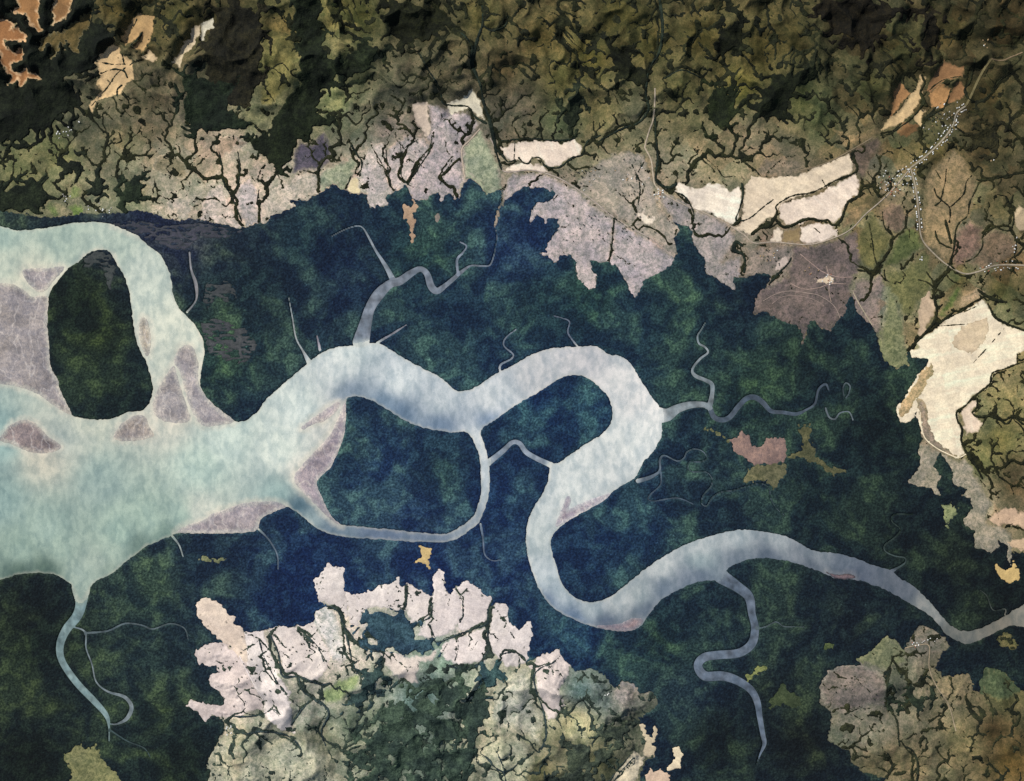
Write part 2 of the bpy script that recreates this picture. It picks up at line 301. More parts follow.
# fields: name, material, label, colour, polygon, hedge weight
FIELDS = [
 ("clearing","field","orange brown clearing with branching lobes at the northwest corner",(150,104,62),"-66,53 -66,19 0,19.5 8,20.5 17,24.6 13,30 20.5,28.7 28.7,38 26.7,43 18.5,42 6,41 8,49 16,53 22.6,49 25.6,55 22.6,61.5 14,63.6 12,71 20.5,74 26.7,69.7 33,74 38,73 41,80 28.7,79 25.6,86 20.5,88 18.5,80 10,86 8,85 12,76 4,67.7 0,53",0),
 ("clearing","field","claw shaped orange clearing touching the top edge near the corner",(158,116,70),"13,13 20.5,7 16,0 12,-30 41,-30 44,-8 39,10 40,22.6 43,31 39,32 31,24.6 26.7,15 18.5,15",0),
 ("clearing","field","bright orange ringed clearing second from the corner on the top edge",(160,122,76),"51,27.7 55,18.5 52,12 57,0 56,-30 76,-30 73,2 71,12 66.6,18.5 59.5,22.6 54,27.7",0),
 ("clearing","rough_field","dull olive fingered clearing in the dark northwest forest",(96,82,50),"39,44 51,34 61.5,33 72,26.7 86,16 92,12 91,24.6 82,37 78,53 72,49 67.7,41 65.6,51 61.5,43 58.5,56 53,57 54,47 49,43 44,51",0),
 ("field","field","cream field with dark dividing lines in the northwest",(205,178,134),"88,106.6 102.5,92 97.4,84 102.5,76 96.4,63.6 106.6,51 115,46 121,48 123,55 133,60.5 135,78 127,86 121,94 116,96.4 106.6,98 96,102.5 92,112",0),
 ("field","field","tall tan field just above the cream northwest field",(182,152,106),"123,41 127,31 135,18.5 141.5,14 155,17.4 153,33 150,43 143.6,53 135,49 141,42 142.5,33 137,41 127,46",0),
 ("field","field","small cream patch between the tan field and the narrow pale strip",(205,185,150),"144.6,57 150,51 160,58.5 158,63.6 145.6,61.5",0),
 ("field","field","narrow slanting pale strip of bare field in the northwest hills",(196,182,152),"173,63.6 180.5,55 182.5,47 191,39 195,26.7 202,25.6 201,35 193,49 184.6,57 180.5,71 178,66",0),
 ("field","field","little broken white strip beside the slanting pale strip",(200,196,175),"201,26 206,23 214,17 214,28 207,33 205,41 201,42 202,34",0),
 ("field","rough_field","olive gold field strip on the ridge in the northern hills",(116,108,66),"274,39 290,37 296,47 296,78 286,92 271,109 261.5,106.6 261.5,92 270,76 274,61.5",.5),
 ("field","rough_field","brownish gold field capping the olive ridge strip",(118,102,62),"264,22.6 282,16 290,27 292,36 278,34 267,30",.5),
 ("field","rough_field","pale olive field at the southern tip of the ridge strip",(130,126,92),"235,111 249,109 261.5,110 272,112 271,123 268,133 257,127 239,117",.4),
 ("field","rough_field","mottled gold field on the top edge in the north",(128,118,72),"323,0 322,-40 336,-40 333,6 344,20.5 356,22.6 362,27 343.6,31 329,33 326,18.5",.5),
 ("field","rough_field","pointed gold field below the mottled one on the top edge",(124,116,78),"328,38 341.5,41 356,39 347.7,49 339.5,59.5 333,59.5 330,49",.3),
 ("field","rough_field","pale leaf shaped field in the northern hills",(150,146,100),"325,109 331,98 343.6,98 343.6,107 331,111",0),
 ("field","rough_field","purple burnt patch at the foot of the northern hills",(86,80,92),"292,173 294,155 298,140 311,144 323,132 331,142 333,157 323,168 311,171 302,172",.5),
 ("field","rough_field","pinkish field alone above the western pasture belt",(188,172,158),"213,150.5 220.5,136 237,136 247,144 231,152.5 220.5,159",.6),
 ("field","rough_field","knobbly pale field west of the pinkish hill field",(172,162,142),"153,166 156,157 166,154 178,156 188,164 189,175 180,180 170,174 160,174",.8),
 ("field","rough_field","pale pink field with a ragged foot above the upper estuary",(196,180,164),"166,205 172,199 186,199 190,208 187,220 180,220 176,210 170,216",.2),
 ("field","rough_field","lime green plot close to the upper estuary bank",(104,122,68),"67,208 76,203 84,206 83,213 74,214",0),
 ("field","rough_field","small bright green plot, left of the two lime plots by the estuary",(108,120,74),"44,206 50,202 60,208 58,215 50,214",0),
 ("field","rough_field","yellow green plot above the lime plots",(122,130,84),"68,190 76,184 82,188 80,197 70,201",0),
 ("field","rough_field","westernmost pink pasture of the belt along the mangrove",(202,184,172),"201,219 202,203 210,190 220,183 226,196 236,216 241,227 220,223",0.60),
 ("field","rough_field","smooth pink square pasture second from the west in the belt",(204,186,178),"233,197 240,184 250,180 258,190 258,222 247,225 238,212",0.45),
 ("field","rough_field","long sandy pasture running along the mangrove shore",(200,184,168),"262,222 262,200 270,188 290,185 296,176 310,172 318,176 318,193 306,199 290,200 295,206 278,213 270,217 267,223",0.45),
 ("field","rough_field","grey green pasture touching the mangrove between sandy pastures",(158,160,134),"318,175 335,164 357,157 358,170 352,178 346,190 333,184 323,191 318,190",0.45),
 ("field","field","cream triangle of field on the mangrove shore",(226,212,170),"346,189 352,178 356,176 361,192 350,193",0),
 ("field","rough_field","pink pasture ending in a blunt point in the mangrove",(204,187,179),"360,182 361,160 372,145 384,142 388,155 384,172 390,185 391,193 384,197 388,206 380,207 378,205 370,207 368,193",0.60),
 ("field","rough_field","pink veined pasture just right of the blunt pointed one",(194,177,171),"388,150 400,140 410,135 425,140 432,150 428,160 420,170 408,182 403,188 392,190 386,172",0.80),
 ("field","rough_field","broad mauve pasture with toothed shore west of the green field",(184,168,167),"408,182 422,164 432,150 427,138 431,128 427,104 445,109 468,113 481,124 470,138 460,149 462,180 459,197 454,199 451,192 446,193 441,201 439,191 431,193 427,200 416,199 410,193",0.65),
 ("field","field","cream frame of bare soil round a brown plot in the north",(212,196,176),"412,104.6 427,102.5 433,119 428,112 431,131 426.7,137 416,121",0),
 ("field","field","white leafy field cut by a creek line at the hill foot",(206,200,178),"447,104.6 463.6,98.4 472,90 480,100.5 484,119 476,115 468,107 459,113 449,117",0),
 ("field","rough_field","grey green kite shaped field with a brighter green middle",(150,154,130),"462,149 480,129 487,140 492,152 499,166 502,188 494,192 486,194 480,184 470,177 464,180",0),
 ("field","field","bright white bare field north of the main road",(238,222,202),"500.5,148.5 515,143 531,141 554,141 562,144 574,140 582.5,146 580.5,154.6 562,161 560,167 547.7,167 541.5,159 533,158 527,164 519,160 511,161 504.6,155",0),
 ("field","field","narrow white field between the bright white field and the road",(236,220,200),"505.6,170 514,163 523,163 533,165 539.5,164 543.6,168 552,173 539.5,171 523,170 513,172",0),
 ("field","rough_field","mauve pasture peninsula with many toothed points in the mangrove",(182,167,166),"504,200 506,182 513,174 540,173 556,179 575,190 600,211 613,218 612,240 609,262 591,261 596,280 595,288 588.7,289 582,282 576,275 576,261 570,255 560,255 554,264 552,258 539.5,254 546.6,253 547.7,243 559,230.5 558,218 547.7,218 545.6,224 543.6,218 537,215 530,224 531,212 537,203 550,202 556,193.6 543.6,186 533,188.5 525,185 515,193.6",.08),
 ("field","rough_field","pink grey pasture spike south of the road, longest into the mangrove",(180,166,167),"610,262 613,245 615,220 631,230 651,240.5 674,259 670,265 657,273.6 645,278 639,290 635,299 631,290 624.6,280 618.5,267",.08),
 ("field","rough_field","dry grey pink pasture either side of the pale north road",(168,154,140),"577,185 590,168 600,160 625,150 644,155 650,172 655,195 660,212 674,222 680,230 674,237 674,245 677,253 668,252 640,231 612,214",.3),
 ("field","field","brilliant white bare field east of the road junction",(240,228,208),"675,191.5 679,182 688,187 697,189 708.7,184 721,185 729,191.5 739.5,187 741.5,200 737,220 733,224 721,218 706.6,212 694,210 690,200",0),
 ("field","rough_field","grey mauve pasture between the brilliant white field and the mangrove",(160,148,144),"660,194 675,196 690,203 694,212 706,214 727,225 735,235 733,245 722,262 741,255 741,276 733,277 735,290 723,282 715,277 705.6,273 706.6,261 698.4,251 693,241 692,228.5 682,225 674,222 664,208",.15),
 ("field","field","big cream field with hooked dark hedge in its middle",(226,210,182),"744.6,187 752,176 764,178 799,176 810,171 814,168 832.5,161 849,153.6 853,163 852,173 840.7,177 826,187.4 809,194 795,197 780.5,204 776,214 764,220 752,234.6 735,228 741.5,223 743.6,204",0),
 ("field","rough_field","brown grey strip of fallow along the top of the big cream field",(134,118,100),"755,172 764,160 785,158 800,162 806,170 790,175 765,177",.2),
 ("field","field","white field bounded below by a thick curving tree belt",(232,216,196),"779,210 782,204 796,199 814,196.6 828,188.5 855,174 859,183 858,193.6 847,202 840.7,216 834.5,224 826,220 814,218 800,224 786,224 780,218",0),
 ("field","field","small white field above the road under the curving tree belt",(230,216,198),"801,228 814,223 830,224 837,231 836,236 815,243.5 801,242.5",0),
 ("field","field","tiny white plot left of the square brown plot by the road",(222,208,186),"771,241 774,229 779,227 782,231 781,241",0),
 ("field","field","square brown plot by the road between white plots",(142,124,90),"782,241.5 784,231 800,229 800,242.5",0),
 ("field","rough_field","greyish sandy field with compounds west of the terraced field",(142,128,118),"746,277 747,248 790,246 798,253 790,265 785,275 773,274 757,273",.1),
 ("field","rough_field","dark brown terraced field crossed by pale curved tracks",(112,98,94),"792,246 812,246 835,239 857,230 861,250 859,269 851,289 848,300 845,312 836,322 830,330 822,328 816,322 809,320 803,343 803,330 795,326 777,318 762,310 754,314 756,298 764,289 786,276 791,264",.05),
 ("field","field","cream long field beside the brown plots northwest of the village",(216,188,140),"881,130 887.5,120 898.5,111.6 905,100.6 914,92 920,75.5 926,79 920,87.5 921.5,96 916,107 907,118 896,126",0),
 ("field","field","orange brown sliver on the left of the cream long field",(158,120,80),"894,92 899.5,83 909,94 905,99.5 898.5,107 891,116 892,107",0),
 ("field","field","uppermost orange brown block field north of the village",(142,108,74),"924.7,92 931,79 942,62 962,68 961,76.6 953,79 940,83 931,92",0),
 ("field","field","tan block field under the uppermost orange brown block",(174,134,88),"928,96 940,85 951,90 946.6,98.5 942,109 931,107",0),
 ("field","field","orange brown block field nearest the village main street",(140,106,72),"952,90 957.5,81 964,87.5 963,98.5 949,103 947,100",0),
 ("field","field","small forked cream field between brown blocks near the village",(208,182,136),"911.6,120 918,109 926,111.6 920,118 921.4,127",0),
 ("field","field","dull brown field southwest of the forked cream field",(128,98,64),"896,133.5 903,122.5 918,125 916,131 907,137",.2),
 ("field","rough_field","tan funnel shaped field where the north lane starts",(146,122,88),"833,129 855,135.6 876.6,129 879,134.6 861,142 848,153 841.6,142",.1),
 ("field","rough_field","dark mauve triangle of fallow below the north lane",(108,92,80),"849,155 862,143 878,136 882,150 872,158 866,175 860,180 855,172",.3),
 ("field","rough_field","olive green field with a forked stream left of the village street",(112,106,68),"856,242 861,226 873.5,210 881.7,226 894,236.6 885.8,253 877.6,263 873.5,269.5 862,267",.1),
 ("field","rough_field","bright moss green field at the southern end of the village street",(92,98,60),"896,236.6 906,226 918.6,230.5 924.7,247 910,257 900,263 881.7,269.5 890,251",.1),
 ("field","rough_field","brown mauve plot between the village and the green fields",(130,108,90),"878,208 890,202 900,206 907,218 903,230 895,234 885,226",.3),
 ("field","rough_field","brown strip along the road west of the village",(138,116,86),"837,231 848,212 856,205 866,205 872,206 864,213 850,227",.2),
 ("field","rough_field","tall tan field with branching dark streams east of the village street",(148,126,94),"921.7,230.5 924.7,185 929,170 939,161 953.5,148.5 963.7,158.7 972,175 978,181 976,189.5 968,218 957.5,226.4 953.5,251 949,263 937,255 924.7,245",0),
 ("field","rough_field","dusky mauve field right of the branching streams",(132,106,92),"957,231 968,221 982,228 981,245 976,255 965,262 955,268 951,262",.1),
 ("field","rough_field","reddish brown field above the southeastern lane",(124,104,84),"984,236.6 994,230 1009,232 1019,245 1015,253 998.6,263 982,269 968,263 978,254",.1),
 ("field","field","pale striped field at the right edge below the hills",(186,168,136),"1013,212 1018,208 1060,205 1060,232 1016,230 1014,222",.2),
 ("field","rough_field","grey mauve headland west of the grassy airstrip",(136,120,112),"855,279 871,279 881.5,272 885.6,289.5 879.5,299.7 881,330 877,332 871,324 863,318 855,306 854,295",.1),
 ("field","rough_field","long green grassy airstrip headland in the mangrove",(130,130,94),"880,332 884,318 887.7,289.5 894,297.7 904,322 906,351 908,364 904,363 898,369 886,361 880,349",0),
 ("field","rough_field","olive green field running up to the lane end above the airstrip",(108,106,70),"883,272 904,269 916,257 924,250 930,256 932,285 925,298 918,305 912,318 902,316 896,298 888,288",.15),
 ("field","field","pinkish cream field hemmed by the dark eastern gully",(196,174,146),"918.4,318 920.5,297.7 928.7,291.5 935,306 930.7,318 922.5,336.6 917.4,334.6 920,326",0),
 ("field","rough_field","narrow green field slanting beside the dark eastern gully",(100,112,60),"937,315 945,302.5 955.5,286 961.6,290 957.5,302.5 949,311 941,320",0),
 ("field","rough_field","tan patch at the head of the great white eastern field",(176,150,120),"958,303 966,295 976,288 985,292 976,301 962,309",.3),
 ("field","field","great white bare field on the eastern shore",(242,226,196),"916.5,341.5 922.7,338.4 941,324 953.5,314 966,311 981,300.5 988,305.6 994.5,319 1007,326 1024,331 1062,335 1062,352 1024,350 1017,354 1016,364 992,373 990,384.6 974,395 966,405 956.5,411 957.5,421.5 962,432 961.5,441 965,454.6 958,458 943,451 929,442 923.5,434 919.6,423.6 916.5,411 910,421.5 900,421.5 896,407 904,401 910,389 916.5,378 925,368 929,359 912.4,356 910,351 919.6,347.7",0),
 ("field","field","small white field in the crook of the winding eastern hedge",(234,214,188),"960.6,411 972,401 978,403 971,411 978,419.5 981,423.6 978,432 966,434 963.7,423.6",0),
 ("field","rough_field","greyish saltmarsh tongue trailing south from the great white field",(158,146,128),"919,445 928,445 943,454.6 958,460 965,457 973,466 975,475 980,482 982,491.5 991.5,503 984.6,517 989,524 1005,528 1012,535 1012,556 1011,565 1009,563 1007,545 996,537.6 998.4,545.6 991.5,552.6 984.6,549 975,548 975,530.6 966,526 964,519 973,507.6 971,498 961.5,495 968.5,489 954.6,484.5 952,466 939.6,452 933,466 939.6,475 936,487 942,496 935,494 931.6,487 908.5,483 920,466",0),
 ("field","field","peach coloured field on the right edge above the yellow clearing",(206,178,148),"988,519 1005,507.6 1024,512 1062,515 1062,532 1021.5,527 1012,524 998,525",.1),
 ("field","field","smaller peach field below the peach field on the right edge",(208,182,148),"1006.5,542 1021.5,538.7 1062,540 1062,562 1024,551 1012,547",.1),
 ("clearing","field","yellow clearing isolated in the southeastern mangrove",(196,170,114),"995,567.5 997,564 999,568 1006,570 1012,567 1011,560 1014,560 1015,568 1019,571 1019,577 1013,582 1009,584 1005,580 997,574.4",0),
 ("clearing","rough_field","pale green ragged clearing beside the saltmarsh tongue",(130,134,96),"943,507 950,504 958,508 957,516 950,519 948,527 945,518",0),
 ("clearing","field","tan teardrop clearing in the mangrove below the blunt pointed pasture",(176,150,124),"404,205 408,207 412,207 414,201 417.4,208 413,216 416,222 413,230.5 415,236.6 412,242 411.5,240 411,230.5 410,223 405,218",0),
 ("clearing","field","yellow star shaped clearing above the southern shore",(198,174,122),"414,563 423,556.6 420.5,546 432,549 428,559 430.7,569 423,563",0),
 ("clearing","field","grey pebble sized clearing east of the tan teardrop",(136,128,120),"435,216 438,213 440,218 437,221",0),
 ("clearing","rough_field","broken row of yellowish clearings behind the southern estuary bank",(120,122,90),"200,559 206,557.5 211,560 217,558 224,557.5 223,560.5 212,562.5 204,561",0),
 ("clearing","mud","pink heart shaped mud clearing in the eastern mangrove",(136,113,104),"730,439.5 738.4,437.4 741.5,431 748.7,435 752,446.6 761,446.6 767,439.5 777.4,437 785.6,441.5 787.7,454 783.6,462 755,465 742.5,456 734,452",0),
 ("clearing","rough_field","olive marsh directly under the pink heart shaped mud",(106,102,76),"744.6,480.5 748,470 754,465.5 783.6,463 787,466 783.6,478.4 773,487.7 767,480.5 752,482",0),
 ("clearing","rough_field","forked olive marsh right of the pink heart shaped mud",(88,86,62),"787.7,457 802,449.7 804,437.4 798,427 810,425 810,439.5 816.4,456 828.7,468 845,470 833,475.4 816,464 804,458",0),
 ("clearing","rough_field","slim yellow green marsh streak at the tip of the pink mud",(112,110,78),"705.6,428 713,429 720,433 730,440.5 727,441.5 716,435",0),
 ("clearing","rough_field","spiky yellow green clearing at the bottom left",(124,122,86),"63.6,755 72,752 82,741 85,752 96,744 99,754 106,764 114,772 124,784 124,800 73.5,800 71,769",0),
 ("clearing","rough_field","dull olive clump clearing between the bend creek and the southeastern hills",(62,72,50),"770,700 778,692 783,681 788,690 798,695 802,705 792,708 782,703 770,708",0),
 ("clearing","rough_field","tiny lime clearing at the elbow of the two bend creek",(126,130,80),"746,676 752,672 760,667 765,668 764,671 756,674 752,680 747,680",0),
 ("clearing","rough_field","round olive clearing above the southeastern hills",(84,94,58),"824,645 828,642 833,645 832,649 826,650",0),
 # south
 ("field","field","peach oblong field with a scalloped edge at the west of the southern shore",(222,206,188),"197,602.5 204,597 221,604 228,615 235,617 234,624 242,628 244,634 246,645 250,660 246,662 238,655 228,645 222,642 214,634 198,617",0.35),
 ("field","field","lobed pinkish grey field below the peach oblong one",(206,194,188),"222,642 238,655 247,663 257,690 264,700 262,708 240,714 222,718 212.6,713 205.5,721 197,711 187,706 191,700 211,706 224,706 225,699 219,691 210,684 210,677 219,672 217,665 208,666 198,662 196,650 205,646",0.63),
 ("field","field","tall pale lilac field right of the lobed field",(223,215,209),"245,633 262,632 270,650 280,675 290,690 292,710 294,732 280,728 264,712 266,700 258,690 248,662",0.67),
 ("field","field","rumpled white field with a toothed northern edge",(218,209,201),"269,630 279,625 288,628 304,626 313,622 322,640 330,658 326,668 318,680 300,675 287,674 280,655",0.80),
 ("field","rough_field","white field sloping along a stepped tree belt",(218,209,201),"316,611 327,607 335,614 341,628 350,655 341,662 332,658 324,640 314,622",0.80),
 ("field","field","northernmost spur of the southern white fields",(221,213,206),"313,581 324,571 327,561 334,568 343,566 344,591 348,606 346,616 336,606 320,600",0.70),
 ("field","field","white field wrapped over the top of the blue green wood",(221,213,206),"346,592 353,595 372,591 384,584 392,585 398,578 402,589 407,584 406,610 395,609 385,607 372,606 362,611 358,625 350,622",0.80),
 ("field","field","white triangle field with creek lines right of the wrapped field",(221,212,205),"409,586 418,589 431,597 431,614 425,620 412,622 407,612",0.70),
 ("field","field","white field with a round bulb reaching up into the mangrove",(222,213,207),"434,577 435,573 439.5,570.5 444,573 444.5,577 442.5,581 445,589 450,598 455,588 460,600 462,614 455,628 440,636 428,639 420,634 421,626 433,617 434,597",0.70),
 ("field","field","domed white field right of the bulb field",(222,213,208),"457,587 466,581 475,585 483,594 491,598 489,611 483,622 470,627 462,630 458,627 465,612",0.70),
 ("field","field","arrow shaped white field pointing east into the mangrove",(223,215,209),"491,622 494,605 506,605 508,621 518,631 531,620 531,640 527,651 526,662 516,666 505,664 497,655 489,643",0.63),
 ("field","field","white field under the stepped tree belt in the middle of the southern shore",(218,209,203),"441,650 446,641 465,636 484,629 487,645 484,659 470,663 455,663 446,659",0.85),
 ("field","field","pale ring of soil along the lower edge of the blue green wood",(206,196,186),"380,652 396,654 410,658 428,655 438,649 434,659 419,661 416,673 418,682 408,680 398,676 386,664",0.80),
 ("field","field","slanting pink field at the eastern end of the southern shore",(215,204,197),"529,666 540,657 560,650 561,658 570,665 568,673 563,680 558,690 565,705 555,716 548,718 543,706 538,690 536,676",0.65),
 ("field","rough_field","mottled cream slope in the middle of the southern fields",(184,180,164),"494,694 504,680 514,672 528,668 533,680 538,700 542,714 540,735 542,746 530,738 515,730 500,726 494,715",0.85),
 ("field","rough_field","yellowish field veined by dark gullies at the bottom edge",(176,172,148),"480,747 490,733 500,735 515,735 530,745 535,760 528,775 532,800 476,800 482,774 472,762",0.85),
 ("field","rough_field","small cream field with fine dark stripes right of the slope",(192,186,148),"566,718 575,712 587,718 586,735 570,738",0.85),
 ("field","rough_field","yellow green field in the heart of the southern hills",(146,158,112),"320,693 330,684 339,678 361,672 361,684.6 350,692 341,701.6 327,702",0.75),
 ("field","rough_field","tan field at the bottom edge by the western mangrove",(168,162,142),"212,752 222,742 234,746 228,758 240,770 234,800 204,800 212,776 207,764",0.85),
 ("field","rough_field","mottled cream field at the bottom edge left of the wooded hills",(172,168,148),"240,762 252,752 262,746 285,736 300,736 318,744 332,756 326,768 342,778 334,800 232,800",0.85),
 ("field","field","long white field slanting to the bottom edge",(228,216,186),"596,800 620,768 634,751 644,757 638,771 630,800",0.35),
 ("field","field","cream knob with two thin stems at the top of the slanting white field",(204,190,160),"643,754 647,745 644,736 641,725 643,724 649,738 652,737 655,727 657,729 654,739 651,745 655,748 654,755 648,757",0.35),
 ("field","field","white bone shaped field near the bottom edge",(226,212,180),"667.7,770 674,761 673,748.7 679,745.6 682,755 680,767 675,767 670,772",0.35),
 ("field","field","pinkish horned field on the bottom edge beside the bone shaped one",(206,182,158),"640,800 645,780 650,769 654,773 660.5,769 670,775 674,800",0.35),
 ("field","rough_field","pinkish grey oval on the southern hill flank",(150,140,136),"615,697 623.6,683 634,685 633,695 621.5,707.7",0.65),
 # south east
 ("field","rough_field","mauve rounded field on the west of the southeastern hills",(122,116,110),"820,688 829,672 841,666 862,666 880,672 886,680 884,704 870,702 860,708 840,712 825,703",.6),
 ("field","rough_field","mauve and lime triangular field at the top of the southeastern hills",(118,118,90),"857,659 871,651 887,637 897,641 904,651 906,662 890,668 875,668 862,662",.5),
 ("field","rough_field","tan fan shaped field beside the pale southeastern track",(130,116,90),"936,686 950,680 970,673 973,690 965,700 955,705 948,702",.4),
 ("field","rough_field","soft green knoll on the right of the southeastern hills",(74,84,60),"981,693 980,684 987,667 995,670 1003,672 1010,682 1020,690 1012,698 996,700",.2),
]

# regions of dry upland (everything else low is mangrove)
UPLAND = [pts("-70,-70 1094,-70 1094,560 1012,552 1012,556 1007,545 996,537.6 998.4,545.6 991.5,552.6 984.6,549 975,548 975,530.6 966,526 964,519 973,507.6 971,498 961.5,495 968.5,489 954.6,484.5 952,466 939.6,452 933,466 939.6,475 936,487 942,496 935,494 931.6,487 908.5,483 920,466 919,445 922,438 919.6,423.6 916.5,411 910,421.5 900,421.5 896,407 904,401 910,389 916.5,378 925,368 929,359 912.4,356 910,351 906,351 908,365 904,363 898,369.5 885.6,361 879.5,349 877,332.5 871,324 863,318 855,306 853,293.6 847.7,300 844.6,312 836,322 830,330.5 822,328.4 816,322 808.7,320 806,337 802.5,343 803.6,330.5 795,326 785,322 777,318 771,312 762.6,310 754,314 756,297.7 764.6,289.5 773,274 757,273 746,277 741.5,276.6 733,277.7 735,290 723,282 715,277.7 705.6,273.6 706.6,261 698.4,251 693,241 692,228.5 682,225 674,222 680,230.5 674,236.6 674,245 677,253 670,265 657,273.6 645,278 639,290 635,299 631,290 624.6,280 618.5,267 610,262 590.7,261 596,280 595,288 588.7,289 582.5,282 576,275.6 576,261 570,255 560,255 554,264 552,258 539.5,254 546.6,253 547.7,243 559,230.5 558,218 547.7,218 545.6,224 543.6,218 537,215 530,224 531,212 537,203 550,202 556,193.6 543.6,186 533,188.5 525,185 515,193.6 504.6,200 499,214 495,229 493,226 497,212 500.5,200 502.5,189.5 486,194.6 480,185 470,178 463.6,183 459.5,198 454,200 451,192.5 446,193.6 441,202 439,191.5 431,193.6 426.7,201 416,200 410,193.6 406,183 400,189.5 390.7,193.6 384.6,196.6 388.7,206 380.5,208 378,205 370,208 368,193.6 350,193.6 343.6,189.5 333,185 323,191.5 312,196.6 306.6,200 290,200 296,206 278,213 271,216 267.7,224 261.5,222 241,228 220.5,224 200,220 190,218 180,221 165,218 140,210 125,212 100,214 85,213 60,217 40,217 0,210 -70,208"),
 pts("187,706 191,700 211,706 224,706 225,699 219.6,691.7 210,684.6 210,677.5 219.6,672 217,665 208,666 198.4,662 195.6,650.6 205.5,646 222.5,642 214,634 198,616.6 197,602.5 204,597 221,604 228,615 235,616.6 234,624 242,628 244,632 262,632 269,628 279,625 287.6,628 296,625 304.6,626.5 313,622 316,611 327,607 319,600 313,581 324,571 327,561.4 334,568.5 343,566 344,591 353,595 372.5,591 384,584 392,585.5 394,579.5 401.6,589 407,583.5 418,589 431,597 434,590 434,575 439.5,571 445,577 445,586 450,597 455.7,586 466.5,581 474.6,585 482.7,594 491,598 491,605 496,602.4 505.7,605 508,621 518,631 531,620 531,640 527,651 527,662 539.5,656.5 559.7,649.7 561,658 570.5,664.6 575,672 590,668 605,675 615,690 623,681 634,684 640,695 652,690 658,702 650,712 640,718 640,728 648,738 646,750 655,756 645,762 640,775 640,800 205,800 211,770 215,747 225,730 222.5,720 212.6,714 205.5,721.4 197,711.5"),
 pts("820,688 829.5,672 841,666 862,666 857,659 871,651 887.5,637 897,640.6 904,651 910,640 913,632.5 920,626 927,626 936,632 946,638 950,646 940,655 936,668 943,676 955,676 970,673 973,690 980,693 981,680 987,667 1003,672 1020,690 1094,700 1094,850 880,850 885,778.5 861,771.5 851.5,762 850,751 836.5,746 828,739 832,713.6 820,702"),
 pts("996,640 1003,632 1010,634 1018,645 1012,650 1002,646")]

# darker wood lots on the upland: label, colour, polygon
WOODS = [
 ("dark forest surrounding the orange clearings in the northwest corner",(16,22,16),"-70,-70 90,-70 95,20 122,44 102,58 95,70 70,85 85,104 70,118 45,130 20,142 -70,150"),
 ("tall dark forested slope right of the olive gold ridge strip",(22,30,20),"294,-70 321,-70 324,20 326,35 329,60 345,62 358,44 385,50 366,75 340,80 325,92 318,115 330,125 315,133 296,150 288,168 262,160 252,140 268,134 275,112 298,82 298,45 292,20"),
 ("dark scrub forest left of the olive gold ridge strip",(28,28,20),"216,4 262,14 268,60 258,96 246,106 225,110 205,98 205,55"),
 ("dark wood filling the hollow above the western pasture belt",(24,34,26),"182,72 235,82 234,108 250,130 215,134 192,130 182,102"),
 ("dark green wood at the left end of the top edge middle",(22,26,14),"380,0 410,4 440,8 455,20 438,32 425,46 405,46 390,34"),
 ("round dark wood beside the tree line in the northern centre",(20,24,14),"609,62 615,47 622,48 632,58 642,68 648,80 648,95 640,92 622,83 613,74"),
 ("small dark wood on a steep slope in the northern centre",(18,22,12),"710,52 722,30 733,15 742,30 738,50 726,58"),
 ("dark wedge shaped wood left of the large dark slope",(26,34,20),"708,87 725,88 738,104 728,125 713,132 706,110"),
 ("large dark triangular wooded slope in the northern hills",(18,24,14),"772,72 790,75 820,70 803,90 792,96 782,120 765,118 744,108 765,92"),
 ("brown black wood along the top edge on the right",(20,18,10),"806,8 830,-2 895,5 905,15 882,25 872,45 860,60 854,50 835,38 820,22"),
 ("narrow dark wood in the gully near the orange brown blocks",(22,20,12),"915,10 935,20 940,32 930,60 920,60 917,45 926,28"),
 ("dark wood patch near the single white farm in the east",(34,34,22),"972,122 995,128 1003,140 988,152 972,150"),
 ("dark wood on the left edge above the upper estuary arm",(26,34,26),"-70,196 4,191 35,177 43,183 47,202 38,214 0,212 -70,208"),
 ("small square dark wood above the lime plots",(24,30,24),"66,163 78,157 80,173 70,176"),
 ("dark wedge wood in the middle of the knobbly hills",(28,38,30),"125,184 140,178 145,186 143,197 130,206 119,198"),
 ("dark upright wood strip near the river end of the western hills",(28,36,30),"95,178 103,176 102,194 95,193"),
 ("small dark pointed wood above the bright white field",(34,42,32),"565,100 580,90 583,110 578,128 567,125"),
 ("blue green wood enclosed by white fields on the southern shore",(44,68,88),"361,617 375,608 398,612 402,614.6 415,624 418,636 431,638 434,649 423,654 410,656 393,650 380,648 368,640 360,630"),
 ("small blue green wood between white and cream fields",(46,70,80),"480,672.7 488,667 503,668.6 503,678 489,689"),
 ("broad dark wooded hill at the bottom of the southern upland",(48,64,60),"440,674 452,680 468,670 486,690 494,703 488,714 497,728 478,737 484,752 468,768 474,800 372,800 336,800 356,780 344,764 366,748 360,732 382,722 390,700 410,690 428,685"),
 ("dark wooded ridge left of the broad wooded hill",(40,58,64),"361,667.6 378,659 389.5,667.6 390,679 377,684.6 386,696 361,707 341,704 344,694 361,686 364,677"),
 ("dark striped wooded slope at the bottom right of the southern upland",(54,64,58),"560,742 588,738 600,728 620,722 632,730 624,745 604,762 584,800 560,800 548,780"),
 ("dark green wood in the centre of the southeastern hills",(30,40,34),"886,682 892,676 900,690 915,695 924,684 934,690 934,702 912,706 896,708 886,704"),
]

